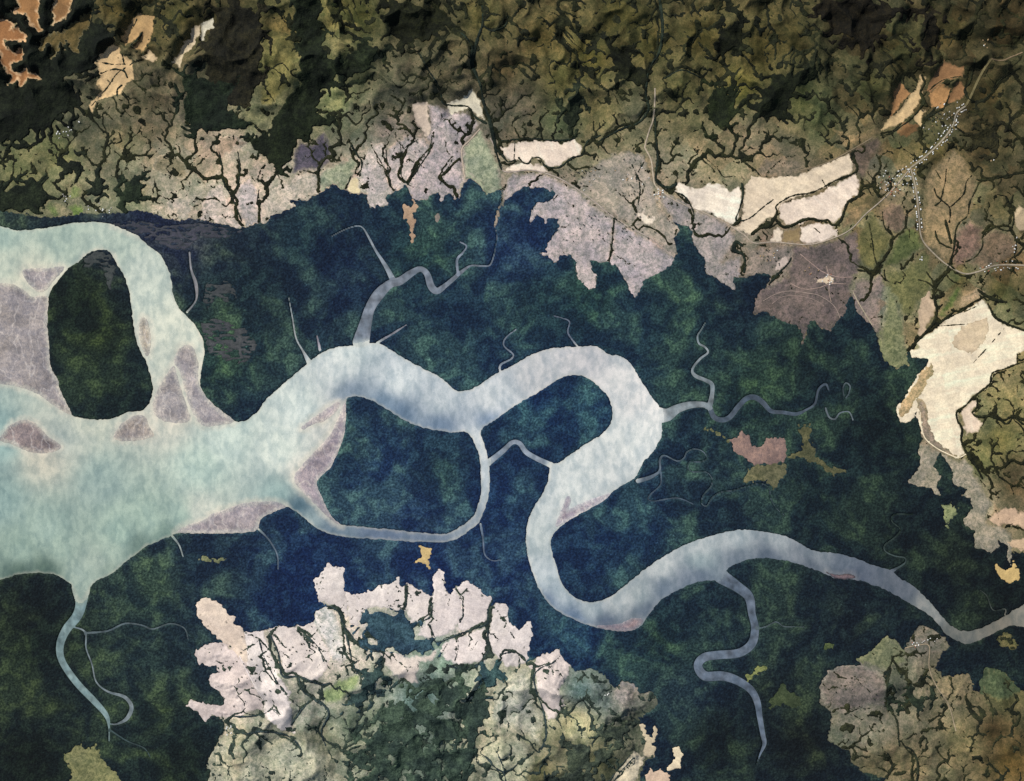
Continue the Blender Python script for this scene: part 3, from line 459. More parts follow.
# tree belts: label, list of strings of x,y,radius
BELTS = [
 ("thick wandering tree belt down the northern hills to the white field", ["470,-20,1.5 482,5,1.6 483,25,2 478,40,2.5 473,58,4 473,68,3.5 480,85,2 484,105,2.5 490,122,3.5 494,140,3.2 497,155,2 502,170,1.4","440,20,1.5 455,30,1.6 468,42,1.8 474,52,2.2","483,28,1.4 492,33,1.4 505,28,1.4 508,18,1.2","420,55,1 428,70,1.4 440,90,1.6 443,103,1.8 452,106,1.4 468,107,1.3 475,117,1.6 486,124,2"]),
 ("tree belt wandering from the top edge past the pale north road", ["655,-20,2 660,10,2.6 662,35,2.6 658,55,2.2 648,72,2 645,95,2.4 648,110,2.6 640,122,2.2 625,128,1.8 612,134,2 598,142,1.6","664,80,1.6 680,72,1.2 700,78,1.2","655,118,1.6 656,140,2 658,160,2 656,180,2.2 668,188,2.6 676,184,2.4"]),
 ("dark hedge and stream round the edges of the bright white field", ["497,150,2.6 503,156,2.2 508,162,1.6 515,160,1.2","515,142,.6 514,158,.6","519,158,1.2 524,163,1.1 529,163,1 532,158,1.2 540,158,1.2 545,166,1.6 555,168,1.6 562,166,1.8 572,158,1.6 582,155,1.6 585,146,2 590,140,1.6 600,136,1.6","500,141,1.2 530,139,1.3 560,141,1.6 575,138,1.2"]),
 ("dark hedge forking across the brilliant white and cream fields", ["742,184,2 743,196,1.8 739,210,1.4 736,220,1.2 746,220,1.2 754,215,1.4 762,208,1.3 770,202,1.5 774,199,1.2","736,222,1 728,229,.8","675,192,1.2 684,196,1.3 690,204,1.2 694,215,1.2 693,228,1.2 700,237,1 710,235,.8"]),
 ("very thick curving tree belt separating white fields from the road", ["752,234,2.5 760,228,3 768,226,4 774,219,3 777,212,1.4 776,206,1.2 784,200,1.4 795,195,1.6 810,193,1.4 822,188,1.3 834,181,1.2 846,176,1.4 853,174,1","775,219,2.2 783,227,2.4 793,225,2.6 803,220,3 812,219,2.4 822,221,2.2 828,220,1.8 832,225,2.2 840,222,2.2 844,212,2 848,202,2.2 858,196,2 862,190,1.8 872,187,1","826,187,.8 822,180,.8","814,228,.8 820,233,.8"]),
 ("dark hollow of trees notching the shore beside the sandy compound field", ["742,246,2 736,242,3 734,250,4 742,254,2.6 745,262,1.8 744,272,2","770,283,2 780,272,2.2 788,264,1.8 791,258,1.4"]),
 ("thin tree line following the main road into the mauve pastures", ["607,212,.8 620,222,.7 640,233,.7","614,218,1 613,235,.8 611,250,.8 609,262,1","632,165,1.2 638,178,1.3 640,190,1.4 638,205,1.2","644,162,1 638,172,1"]),
 ("dark stream trees forking through the olive green field", ["869,224,1 872,240,1.2 874,255,1.3 877,265,1.6 879,271,1.8","893,236,1.6 891,248,1.4 885,258,1.4 878,266,1.6","896,237,1.2 904,228,1.2 907,216,.8","878,270,1.6 865,271,1.6 858,270,1.2","884,270,1 886,280,1.2 896,284,1","882,212,.8 884,226,1.2 891,235,1.4"]),
 ("dark branching stream trees in the tan field east of the village", ["949,158,.8 946,170,.9 945,181,1.1 942,194,1.2 941,200,1.6 949,207,1.4 950,216,1.4 949,222,1.6","945,221,2.6 948,232,2.6 951,243,2","941,201,1.6 935,206,1.2","934,189,1.8 936,195,1.8 941,200,1.8","949,208,1.2 957,201,1.4 964,193,1.4 966,182,1.2 971,176,1","978,183,1.4 974,193,1.4 969,204,1.5 967,216,1.4 958,224,1.6 955,233,1.8 954,247,1.8 950,262,1.8 944,276,1.8 937,284,2.2","935,231,1.4 938,241,1.8 945,246,1.8 951,248,1.8","935,170,1.2 940,178,1"]),
 ("dark gully trees winding down to the great white field", ["936,282,2 934,292,2.6 935,302,2.4 937,310,2.2 935,320,2.6 928,330,2.6 920,338,2 914,344,2.6 908,350,2.6","918,280,1.2 926,282,1.2 934,288,1.6","926,272,1 932,280,1.2","978,290,2 986,296,3 995,300,3 1006,302,2","956,310,1.4 946,318,1.8 936,326,2.2","976,180,1.4 990,180,1.6 1005,176,1.4 1024,173,1.4","948,264,1.4 955,270,1.2"]),
 ("winding dark hedge round the head of the great white field", ["948,318,1.4 960,312,1.6 970,304,1.6 980,299,2","988,304,1.8 994,316,2 1003,322,2.2 1012,326,2 1030,333,2","938,326,.6 968,324,.6","964,312,.6 981,304,.6","973,363,.6 987,348,.6 1006,326,.6"]),
 ("sinuous black stream hedge on the east of the great white field", ["1030,360,1.2 1017,364,1.2 1004,369,1.3 992,373,1.4 990,383,1.7 981,391,1.5 972,398,1.5 965,406,1.6 957,411,1.8 957,420,1.7 962,429,1.8 961,440,2.2 966,452,2.2 972,460,2.2 978,470,2 982,478,1.6","977,398,1.4 977,407,1.6 972,413,1.8 979,417,2.2 990,416,2.2 1000,420,2 1006,424,1.8 1012,418,1.4 1014,410,1.2","1012,416,1.2 1020,422,1.4 1030,428,1.4","1017,354,1 1017,362,1"]),
 ("dark trees edging the brown block fields near the village", ["921,76,2 924,84,1.6 920,92,2 923,101,3 920,108,2 912,118,1.4 900,127,1.4 890,134,1.4 880,136,1.2","925,94,1 934,86,1 944,80,1 960,77,1","950,90,.8 947,100,.8 943,109,1","943,109,2 930,116,2.4 924,122,2 920,130,1.6","972,60,1.4 970,80,1.8 964,90,1.8 968,100,1.6 980,102,2 990,94,1.8 1000,80,1.6 1016,70,1.6","924,120,1.2 935,108,1.6"]),
 ("tree lined stream crossing the eastern mauve fields", ["965,262,1 975,257,1.1 982,246,1.1 983,234,1.2 994,228,1.2 1008,231,1.3 1013,222,1.4 1012,206,1.2","1010,231,1.4 1016,242,1.4 1014,256,1.2"]),
 ("stepped tree belt dividing the southern white fields", ["327,606,1.6 337,610,1.8 343,622,1.9 347,636,1.6 350,650,1.4 352,660,1.4","346,628,1.4 357,642,1.6 368,648,1.6 382,652,1.6","270,635,1.4 278,650,1.6 281,664,1.8 284,675,1.8 300,676,1.6 312,680,1.6 322,684,1.6 330,682,1.4","259,640,1.2 266,660,1.2 276,678,1.2 288,692,1.2","300,678,1.5 304,690,1.7 315,698,1.7 322,704,1.6","303,634,1.2 317,645,1.3 324,660,1.3"]),
 ("tree belt zigzagging between the white fields on the southern shore", ["407,584,1 407,598,1.2 405,610,1.2","431,598,1 432,614,1.4 425,620,1.2 414,624,1.2","456,590,.9 462,600,1 463,615,1 460,622,1","493,600,2 488,610,1.8 488,622,1.8 480,627,1.6 465,632,1.6 450,638,1.6 438,642,1.8 434,640,2","488,622,1.6 488,636,1.5 489,648,1.5 484,657,1.6 478,664,2 462,668,1.8 450,665,1.6","430,624,1 434,636,1.4","458,640,1 458,650,1 455,660,1","472,650,1 478,640,1"]),
 ("tree belt through the slanting pink field", ["560,656,1 552,663,1.2 540,668,1.4 534,676,1.6 536,690,1.5 541,703,1.5 545,718,1.6 546,735,1.6 541,748,1.4","499,655,1 510,652,1 522,655,1 527,664,1","518,653,.9 520,664,.9 516,672,.9","548,666,.8 552,672,.8"]),
 ("dark branching gullies in the yellowish bottom field", ["480,752,1.2 488,757,1.8 494,765,1.8 502,770,1.8 512,768,1.8 520,760,1.6 527,755,1.2","497,750,1.4 501,760,1.6 505,770,1.4","511,752,1.6 505,757,1.6 500,758,1.4","504,770,1.4 507,785,1.6","478,757,1 480,762,1 486,762,1"]),
 ("dark hedge lining the long slanting white field", ["610,785,.8 620,772,1 628,763,1 634,757,1 634,763,.8 628,768,1","600,790,.8 612,776,.8 630,754,.8"]),
 ("dark stream trees fanning across the lobed southern fields", ["232,716,1.4 246,716,1.2 262,714,1.2 274,708,1 280,712,1","228,722,1 245,732,1.4 262,730,1.6 280,733,1.8 292,738,1.8 302,748,1.8","310,700,1.4 300,712,2 292,724,1.6","320,700,2 330,712,2 322,730,1.6 326,745,1.2"]),
 ("tree lines dividing the sandy western pasture belt", ["219,152,1 222,166,1.5 223,180,1.4 230,194,1.4 236,206,1.4 242,222,1.2","238,152,1 240,168,1.4 238,184,1.8 234,196,1.2","270,180,1 266,196,1.4 260,205,1.2 260,222,1","259,190,1 257,205,1.2","318,176,.9 318,192,.9","351,176,.9 346,190,.9","352,146,2 358,156,2 362,162,1.6 360,176,1.4","386,150,.9 388,170,1 391,186,1.2","400,142,.9 402,160,1.1 401,175,1.3 408,184,1.3","372,148,.6 382,164,.6 386,176,.8"]),
 ("tree lines slanting through the mauve toothed pasture", ["432,136,1.4 430,150,1.5 424,160,1.3 416,172,1.2 409,182,1.2","452,160,1 446,172,1.2 440,184,1","418,140,.9 405,148,.9 400,160,.9"]),
 ("dark dividing lines of trees across the cream northwest field", ["97,62,.8 112,65,1 126,65,.9","123,54,.8 125,64,.8","92,106,.6 108,88,.7 118,74,.7 134,64,.8","102,74,1 115,70,1.2 125,72,1.6 128,78,1.4","118,96,1.5 118,90,2 122,86,1.4","127,42,.5 138,20,.5","133,46,1.2 141,38,1.6 143,33,1"]),
 ("long stream trees down the middle of the southeastern hills", ["890,668,1.6 886,685,2 888,705,2.2 896,720,1.6 898,745,1.2","915,785,2 917,765,2 912,750,1.6 903,745,1.2","862,706,1 845,714,1","887,778,1.6 892,765,1.6 886,752,1.2"]),
]

# roads and tracks: label, colour, width, list of polylines
ROADS = [
 ("dirt_road","pale dirt road winding down from the northern hills to the junction",(186,172,150),1.1,["654,90 654,102.5 653,119 649,131 645,145.6 646,150 651,160 653,175 655,185 661.5,192"]),
 ("dirt_road","straight sandy main road along the mauve pastures",(172,160,150),.8,["490,138 494,146 500.5,165 506.6,172 531,170 556,177 574,187 595,202 609,214 631,228.4 651,238.7 674,257"]),
 ("dirt_road","long pale road from the junction to the village past the terraced field",(170,158,142),.8,["661.5,192 678,202 706.6,214 727,224 743.6,234.6 754,243 774,242 809,244.5 834.5,237.5 851,229 865,214.5 879.6,202 892,190 910,168"]),
 ("lane","grey lane leaving the cream field toward the north of the village",(138,124,100),.8,["800,170 809,168.5 826,163 846,153 872,138"]),
 ("village_street","village main street with houses slanting up to the northeast",(158,150,130),1.3,["910,168 924.7,156.7 940,142 951,127 955,114 964,107"]),
 ("lane","olive lane climbing from the village to the right edge",(112,104,72),1.8,["964,107 968,100 979,76.6 988,61"]),
 ("lane","grey lane along the top right hills to the edge",(120,104,82),.9,["988,61 1000,62 1010,58 1036,48"]),
 ("village_street","straight village street running south between tiny white houses",(156,146,128),1.1,["910,168 913.5,181 916.5,197.7 918.6,216 919.6,230.5 922.7,241 933,253 947,265 963.7,273.6 978,271.5 998.6,265 1036,266"]),
 ("dirt_track","cream track down the west side of the grassy airstrip headland",(176,166,140),.7,["853,292 858,302 866,315 872,325"]),
 ("dirt_track","pale dyke track edging the southern tip of the great white field",(236,222,190),.8,["920,412 921,425 925,438 935,447 946,453 958,457.5 966,454"]),
 ("dirt_track","cream field road bordering the green kite shaped field",(196,180,160),1.0,["480,129 470,140 462,149 463,165 465,180"]),
 ("dirt_track","uppermost pale curved track on the terraced field",(166,144,134),.55,["800,254 812,264 823,272 838,277 853,277"]),
 ("dirt_track","second pale curved track on the terraced field",(164,144,132),.55,["790,283 803,289 818,288 830,284 846,284"]),
 ("dirt_track","third pale curved track on the terraced field",(156,140,130),.5,["763,301 776,294 790,291 806,293 820,296 834,306 840,318"]),
 ("dirt_track","lowest pale curved track on the terraced field",(146,130,122),.5,["772,304 782,297 796,296 812,299 824,306"]),
 ("dirt_track","pale straight track crossing the terraced field from top to bottom",(172,152,136),.5,["826,266 829,278 829,292 831,302"]),
 ("dirt_track","pale track winding through the southeastern hills",(158,144,120),.8,["905,648 918,645 929,646 929,667 936,686 947.7,704 954.7,730"]),
 ("dirt_track","faint white track through the tall pale lilac field",(214,206,204),.8,["240,655 247,668 256,684 264,698"]),
]
FIELDS += [
 ("field","field","greyish worked patch inside the great white eastern field",(212,194,162),"951,341.5 961.6,327 974,321 988,317 989,331 978,350 970,353 961.6,352",0),
 ("field","rough_field","brown muddy hollow on the seaward side of the great white field",(150,132,116),"915,398 922,399 927,407 929,425 936,440 946,448 957,456 948,455 932,446 924,436 921,420",0),
 ("field","rough_field","tan worn edge along the west shore of the great white field",(196,166,126),"904,401 912,388 919,376 926,367 932,362 934,372 924,388 915,402 908,414 901,418 898,408",0),
 ("yard","field","bright white bare yard on the pasture south of the pale north road",(240,226,204),"638,216 641,212 643,208 645,213 648,218 655,217 654,222 649,225 643,222",0),
 ("yard","field","cream bare yard in the middle of the terraced field",(214,196,168),"815,279 824,278 828,276 834,278 833,283 826,283 817,282",0),
 ("yard","field","pale stony yard at the right of the sandy compound field",(196,182,170),"776,263 781,258 788,255 788,262 783,268 775,272",0),
]
WATER_GLINT_TINT = [(0,240,150,176,168),(60,235,156,178,168),(110,240,168,186,176),(150,280,186,198,190),(175,330,198,204,192),(30,278,198,200,182),(0,262,190,200,184),(0,440,132,168,170),(60,440,166,178,174),(100,480,142,168,166),(0,500,128,160,160),(50,530,142,170,164),(120,535,150,180,170),(200,470,176,200,192),(230,440,186,204,200),(280,450,198,210,206),(300,410,198,210,210),(340,370,204,211,213),(400,382,200,208,212),(440,402,190,198,204),(400,413,100,124,150),(385,405,110,134,158),(350,391,122,140,160),(440,426,108,130,156),(490,400,200,205,209),(490,424,130,150,176),(540,375,194,194,197),(580,360,190,189,193),(630,390,214,212,211),(620,440,206,210,209),(570,480,206,211,210),(535,540,190,198,198),(545,580,182,192,198),(548,600,104,124,150),(560,592,170,182,190),(590,608,165,176,182),(575,619,100,122,150),(605,626,84,100,124),(640,595,150,160,164),(650,610,100,112,128),(700,560,136,151,156),(690,580,104,116,132),(660,565,174,180,182),(700,545,166,173,176),(736,536,160,168,172),(780,541,142,150,156),(820,554,120,128,136),(640,618,98,112,128),(664,590,104,118,134),(700,577,88,102,120),(736,560,100,112,126),(770,557,84,96,112),(810,566,80,90,104),(620,600,176,182,184),(20,572,76,106,98),(45,570,76,106,98),(110,570,126,150,142),(20,552,140,168,158),(60,548,146,172,162),(110,552,150,174,164),(800,550,112,120,130),(845,563,92,102,116),(850,576,70,80,98),(900,590,84,92,104),(930,610,128,130,128),(955,637,96,98,94),(1000,620,108,104,94),(1024,612,124,120,110),(310,520,138,158,166),(299,507,70,104,124),(330,530,98,120,140),(380,534,92,110,136),(430,537,106,122,144),(470,525,150,160,170),(485,480,192,200,206),(478,440,206,210,212),(85,570,150,172,164),(140,546,92,122,118),(165,534,104,136,130),(150,522,150,178,168),(180,516,150,178,170),(278,492,140,170,172),(100,562,150,170,162),(330,425,206,204,198),(300,470,206,206,200),(92,416,186,192,180),(165,420,196,196,186),(45,455,190,186,172),(200,512,190,196,188),(350,350,196,206,208)]  # water colours by place, silt plus the river's sun glint painted in
LOW_TINT = [(250,280,28,46,46),(300,240,18,36,48),(220,350,36,58,50),(100,330,26,38,26),(115,390,28,42,34),(80,300,24,36,24),(220,300,32,50,46),(190,240,40,48,58),(160,228,38,46,56),(230,250,32,46,48),(350,280,24,42,56),(420,260,34,58,56),(450,310,28,50,60),(380,470,34,58,76),(440,470,34,58,64),(350,450,36,60,68),(410,520,32,54,74),(530,400,26,52,72),(590,410,28,54,72),(520,250,30,52,74),(540,300,36,60,58),(620,320,30,52,58),(590,300,30,54,52),(680,310,36,58,54),(700,370,30,50,50),(600,550,28,52,70),(640,520,30,54,68),(700,500,30,50,54),(750,390,32,52,44),(750,510,28,46,48),(800,360,22,38,36),(820,500,24,40,38),(880,430,20,34,30),(900,540,18,30,28),(860,520,22,36,34),(960,560,16,26,24),(1000,600,16,26,22),(740,300,22,38,44),(500,500,28,52,74),(510,560,30,53,76),(430,570,28,50,76),(300,570,26,48,72),(270,600,24,45,66),(220,580,30,48,54),(150,600,40,58,50),(40,640,22,34,26),(40,700,28,40,32),(30,620,18,28,24),(150,660,36,52,46),(160,720,32,46,36),(30,760,18,28,20),(180,760,22,34,26),(580,640,28,54,74),(620,650,32,54,56),(660,640,30,50,46),(680,690,22,38,48),(700,620,28,46,48),(760,600,26,42,42),(800,610,24,38,38),(720,740,18,30,28),(780,700,28,40,34),(800,740,18,26,22),(850,620,22,34,34),(330,600,26,50,76)]  # mangrove colours by place, with the centre's blue haze tint put in
LAND_TINT = [(20,170,92,94,66),(60,150,108,110,74),(120,140,116,110,84),(160,130,122,110,88),(150,100,106,92,72),(110,120,100,92,76),(80,135,90,90,74),(180,170,138,128,108),(130,195,104,108,84),(200,190,128,126,112),(230,60,46,44,30),(210,150,150,135,120),(240,20,66,58,34),(220,30,70,60,36),(160,40,86,74,46),(120,10,82,68,36),(180,20,86,76,42),(280,60,110,102,62),(300,185,140,130,120),(360,20,72,70,34),(360,70,62,62,40),(350,120,98,98,84),(390,100,106,100,82),(400,130,146,132,124),(420,95,90,82,66),(440,80,92,82,62),(430,30,66,58,34),(480,20,90,80,46),(500,70,82,68,46),(540,40,96,80,46),(560,80,100,90,52),(560,120,100,100,72),(520,110,96,86,74),(590,60,106,92,48),(600,110,122,106,72),(620,20,76,68,34),(650,50,82,72,38),(680,90,106,96,58),(640,120,130,116,92),(700,40,76,66,34),(690,120,122,108,78),(720,160,136,126,98),(680,170,146,136,116),(760,50,90,76,40),(740,90,106,96,48),(790,40,76,66,36),(750,140,146,132,108),(800,100,80,80,48),(820,120,80,84,56),(850,30,40,34,18),(870,90,64,58,32),(900,50,60,52,28),(950,30,70,56,32),(1000,30,60,46,26),(980,100,66,54,30),(900,150,100,88,58),(930,150,84,76,46),(990,160,68,56,34),(1000,210,84,74,50),(1000,250,112,94,72),(960,280,88,86,50),(1000,290,88,82,46),(940,200,100,90,60),(870,200,96,84,60),(890,190,138,120,100),(860,230,126,112,82),(900,290,120,114,84),(1000,400,136,120,82),(1000,380,158,138,100),(1000,440,104,98,60),(1012,480,86,74,54),(980,460,112,112,74),(300,700,150,150,142),(250,740,160,156,138),(320,740,128,130,112),(360,720,104,114,100),(420,700,80,104,108),(420,750,84,100,92),(520,700,176,174,156),(560,740,100,96,78),(600,700,92,108,108),(600,760,78,80,58),(640,720,78,84,72),(540,775,84,84,60),(440,655,120,140,130),(580,690,84,108,114),(850,690,112,108,106),(870,720,114,110,100),(900,680,90,92,82),(920,640,118,112,104),(950,700,122,114,94),(960,740,114,106,78),(900,760,112,102,78),(1000,690,80,80,52),(1010,760,86,70,38),(990,730,70,58,36),(870,770,104,96,74),(840,735,104,104,92),(1008,640,96,92,62),(700,760,80,84,58),(230,690,190,176,172),(330,640,200,188,184),(460,615,206,194,192)]

G1 = Grid(-70, -70, 1094, 852, 1.0)
X1, Y1 = G1.X, G1.Y
jit = lambda X, Y, s=0: fbm(X / 7.0, Y / 7.0, 3, seed=s)
J1 = jit(X1, Y1)

# water
def river_sd(G):
    A = G.full(); w, d = g_poly(G, catmull(RIVER, True, 3), 40); put(A, w, d)
    for isl in (ISLE_WEST, ISLE_MID):
        w, d = g_poly(G, catmull(isl, True, 3), 30); A[w] = np.minimum(A[w], -d)
    return A
R1 = river_sd(G1) + 0.9 * J1 + .7 * fbm(X1 / 3.2, Y1 / 3.2, 3, 17)
CR = [(lab, c, np.array([[float(v) for v in p.split(',')] for p in s.split()])) for lab, c, s in CREEKS]
def slim(P):
    P = P.copy(); P[:, 2] = np.where(P[:, 2] < 2.2, P[:, 2] * .66, P[:, 2] * .94); return P
CR = [(lab, tuple(.93 * v for v in c), catmull(slim(P), False, 5)) for lab, c, P in CR]
C1 = G1.full()
for lab, c, P in CR:
    w, d = g_line(G1, P); put(C1, w, d)
MU1 = G1.full()
mud_sd = []
for lab, c, s in MUD:
    w, d = g_poly(G1, catmull(pts(s), True, 3), 10); d = d + 0.7 * J1[w]; mud_sd.append((w, d)); put(MU1, w, d)

PATCHY = [("threaded lilac mud belt beneath the western hills", (66, 66, 84), "112,224 140,221 170,226 200,223 245,231 225,238 200,238 185,250 175,250 150,240 128,231"),
          ("streaked lilac mud patch right of the estuary neck", (76, 78, 84), "201,322 215,318 245,328 258,345 246,366 225,360 208,352 204,340"),
          ("small forked grey mud patch above the streaked one", (70, 74, 78), "203,300 206,286 215,276 232,285 238,300 226,302 216,296 208,310"),
          ("faint mud streaks on the northern tip of the western island", (60, 66, 66), "84,258 97,251 110,254 116,268 110,290 103,270 95,264 84,270")]
for lab, c, s in PATCHY:
    w, d = g_poly(G1, pts(s), 10)
    thr_ = .24 - np.abs(fbm(X1[w] / 15 + .3 * fbm(X1[w] / 6, Y1[w] / 6, 2, 8), Y1[w] / 5.5, 3, 83))
    d = np.minimum(d + 2 * J1[w], thr_ * 7)
    MUD.append((lab, c, s)); mud_sd.append((w, d)); put(MU1, w, d)

# upland
U1 = G1.full()
for P in UPLAND:
    w, d = g_poly(G1, P, 60); put(U1, w, d)
U1 = U1 + 1.8 * J1 + 2.1 * fbm(X1 / 3.3, Y1 / 3.3, 3, 5)
CL = [f for f in FIELDS if f[0] == 'clearing']

def amp(X, Y):
    north = sstep(165, 60, Y)
    south = sstep(630, 690, Y) * sstep(700, 620, X)
    se = sstep(640, 690, Y) * sstep(800, 850, X)
    east = sstep(860, 960, X) * sstep(330, 60, Y)
    return 1.2 + 13 * np.maximum(north, .5 * east) + 9 * south + 6 * se
BEL1 = G1.full()
for lab, lines in BELTS:
    for t in lines:
        w, d = g_line(G1, catmull(pts(t), False, 4)); put(BEL1, w, d)
import heapq
def drainage():
    """streams that run downhill over the upland: cells drained by each cell"""
    E = .012 * np.clip(U1, 0, 160) + .9 * fbm(X1 / 70, Y1 / 70, 3, 41) + .35 * fbm(X1 / 17, Y1 / 17, 3, 45) + .06 * fbm(X1 / 3.5, Y1 / 3.5, 1, 49)
    E = E - .55 * np.exp(-np.clip(-BEL1, 0, 40) / 4.0)
    ny, nx = E.shape
    e = E.ravel().tolist(); U = (U1 > 0).ravel().tolist()
    done = bytearray(ny * nx); recv = np.full(ny * nx, -1, np.int64); order = []
    hp = []
    for j in range(ny):
        for i in range(nx):
            k = j * nx + i
            if not U[k] or j in (0, ny - 1) or i in (0, nx - 1):
                done[k] = 1
                edge = False
                if U[k]: edge = True
                else:
                    for dj, di in ((1, 0), (-1, 0), (0, 1), (0, -1)):
                        a, b = j + dj, i + di
                        if 0 <= a < ny and 0 <= b < nx and U[a * nx + b]: edge = True; break
                if edge: hp.append((e[k] if U[k] else -9.0, k))
    heapq.heapify(hp)
    nb = [(-nx, 0), (nx, 0), (-1, 0), (1, 0), (-nx - 1, 0), (-nx + 1, 0), (nx - 1, 0), (nx + 1, 0)]
    nb = [q[0] for q in nb]
    push, pop = heapq.heappush, heapq.heappop
    while hp:
        z, k = pop(hp); order.append(k)
        for q in nb:
            m = k + q
            if 0 <= m < ny * nx and not done[m]:
                done[m] = 1; recv[m] = k
                v = e[m]
                push(hp, (v if v > z else z + 1e-6, m))
    acc = [1.0] * (ny * nx); rv = recv.tolist()
    for k in reversed(order):
        r = rv[k]
        if r >= 0: acc[r] += acc[k]
    return np.array(acc).reshape(ny, nx)
ACC = drainage()
def grow(A, n):
    for _ in range(n):
        for sh in ((1, 0), (-1, 0), (0, 1), (0, -1)):
            A = np.maximum(A, np.roll(A, sh, (0, 1)) - 1.0)
        for sh in ((1, 1), (-1, 1), (1, -1), (-1, -1)):
            A = np.maximum(A, np.roll(A, sh, (0, 1)) - 1.414)
    return A
wpx = 5 * fbm(X1 / 26, Y1 / 26, 2, 101) + 1.3 * fbm(X1 / 8, Y1 / 8, 2, 103); wpy = 5 * fbm(X1 / 26, Y1 / 26, 2, 105) + 1.3 * fbm(X1 / 8, Y1 / 8, 2, 107)
fade_ = sstep(0, 14, U1)
def warp(A):
    return bilin(G1, A, X1 + wpx * fade_, Y1 + wpy * fade_)
def soft(A, n=1):
    for _ in range(n):
        A = (A + np.roll(A, 1, 0) + np.roll(A, -1, 0)) / 3; A = (A + np.roll(A, 1, 1) + np.roll(A, -1, 1)) / 3
    return A
ACC = np.where(U1 > 0, ACC, 0)
FLAT1 = np.zeros(X1.shape)
for f_ in FIELDS:
    if f_[5] == 0:
        w, d = g_poly(G1, pts(f_[4]), 14); FLAT1[w] = np.maximum(FLAT1[w], sstep(-8, 3, d))
fine = warp(grow(np.where(ACC > 22, 0.0, -30.0), 14))
broad = soft(warp(grow(np.where(ACC > 260, 0.0, -40.0), 26)), 2)
STREAM = warp(grow(np.where(ACC > 22, .46 + .62 * np.log10(np.maximum(ACC, 1) / 22), -12.0), 5)) - .12
up = sstep(0, 26, U1)
fine = np.minimum(fine, 0)
dwx = X1 + 6 * fbm(X1 / 30, Y1 / 30, 2, 161); dwy = Y1 + 6 * fbm(X1 / 30, Y1 / 30, 2, 163)
ridge = 1 - np.clip(np.abs(fbm(dwx / 62, dwy / 62, 3, 165, .45)) * 1.7, 0, 1)
ridge2 = 1 - np.clip(np.abs(fbm(dwx / 20, dwy / 26, 3, 169, .5)) * 1.6, 0, 1)
hill = soft(np.sqrt(np.clip(-fine, 0, 14) / 8.0), 1) * .22 + np.sqrt(np.clip(-broad, 0, 26) / 14.0) * .7 + 2.4 * ridge ** 1.3 + .28 * ridge2 + .35 * fbm(X1 / 60, Y1 / 60, 2, 92)
H1 = up * np.maximum(hill * (1 - .8 * FLAT1) + .5 * FLAT1, 0) * amp(X1, Y1) * .42
H1 = np.where(U1 > 0, H1, 0)
WAT1 = np.maximum(R1, C1)
H1 = H1 - 0.9 * sstep(-0.8, 1.6, WAT1)

# ------------------------------------------------ ground sheet, out to the horizon
def axis(a, b):
    inner = np.arange(a, b + .5)
    st = 4.0; out = []; v = b
    while v < b + 6000:
        v += st; out.append(v); st *= 1.35
    left = [a - (q - b) for q in out][::-1]
    return np.concatenate([left, inner, out]), len(left)
ax, i0 = axis(-70, 1094); ay, j0 = axis(-70, 852)
GX, GY = np.meshgrid(ax, ay)
cx_, cy_ = np.clip(GX, -70, 1094), np.clip(GY, -70, 852)
HZ = H1[(cy_ + 70).round().astype(int), (cx_ + 70).round().astype(int)]
out_ = np.maximum(np.maximum(-70 - GX, GX - 1094), np.maximum(-70 - GY, GY - 852))
HZ = np.where(out_ > 0, HZ * np.exp(-np.maximum(out_, 0) / 200.0) - 0.0, HZ)
for name, mk, lab, c, t, hw in FIELDS:
    if name == 'field' and mk == 'rough_field' and c[0] > c[1] + 3 and c[2] < c[0]:
        P = pts(t).mean(0); LAND_TINT.append((P[0], P[1]) + tuple(.93 * v for v in c))
LAND_TINT = [(x, y, r * (.94 if y < 125 else 1), g_, b) for x, y, r, g_, b in LAND_TINT]
land1 = idw(X1, Y1, LAND_TINT); low1 = idw(X1, Y1, LOW_TINT)
k = sstep(-1.0, 1.0, U1)[..., None]
warm = (sstep(780, 880, X1) * sstep(480, 400, Y1))[..., None]
land1 = land1 * (1 - warm * np.array([.14, .03, .02])) * (1 + (.16 * sstep(520, 460, X1) * sstep(125, 165, Y1) * sstep(500, 400, Y1))[..., None] * np.array([1.05, 1, 1.1]))
land1 = np.clip(land1 * (.96 + .20 * sstep(95, 170, Y1))[..., None], 0, .8)
pu = (X1 * .82 + Y1 * .57 + 9 * fbm(X1 / 24, Y1 / 24, 2, 171)) / 23; pv = (-X1 * .57 + Y1 * .82 + 9 * fbm(X1 / 24, Y1 / 24, 2, 173)) / 17
cell_ = np.floor(pu) * 12.9898 + np.floor(pv) * 78.233
ha, hb = (np.sin(cell_) * 43758.5453) % 1.0, (np.sin(cell_ * 1.7 + 3) * 24634.6) % 1.0
str_ = (.10 + .26 * sstep(790, 860, X1) * sstep(420, 330, Y1) + .10 * sstep(110, 160, Y1) * sstep(600, 500, Y1))[..., None]
parc = np.stack([1 + (ha - .5) * 1.5 + (hb - .5) * .35, 1 + (ha - .5) * 1.5 - (hb - .5) * .3, 1 + (ha - .5) * 1.4 - (hb - .5) * .6], -1)
land1 = np.clip(land1 * (1 - str_ + str_ * parc), .004, .8)
base1 = low1 * 1.1 * (1 - k) + land1 * k
GC = base1[(cy_ + 70).round().astype(int), (cx_ + 70).round().astype(int)]
g = sheet('ground', GX, GY, HZ, np.ones(GX.shape, bool), M['ground'], GC)
tag(g, "dry olive and pinkish upland ground reaching to the horizon", 'ground', 'structure')

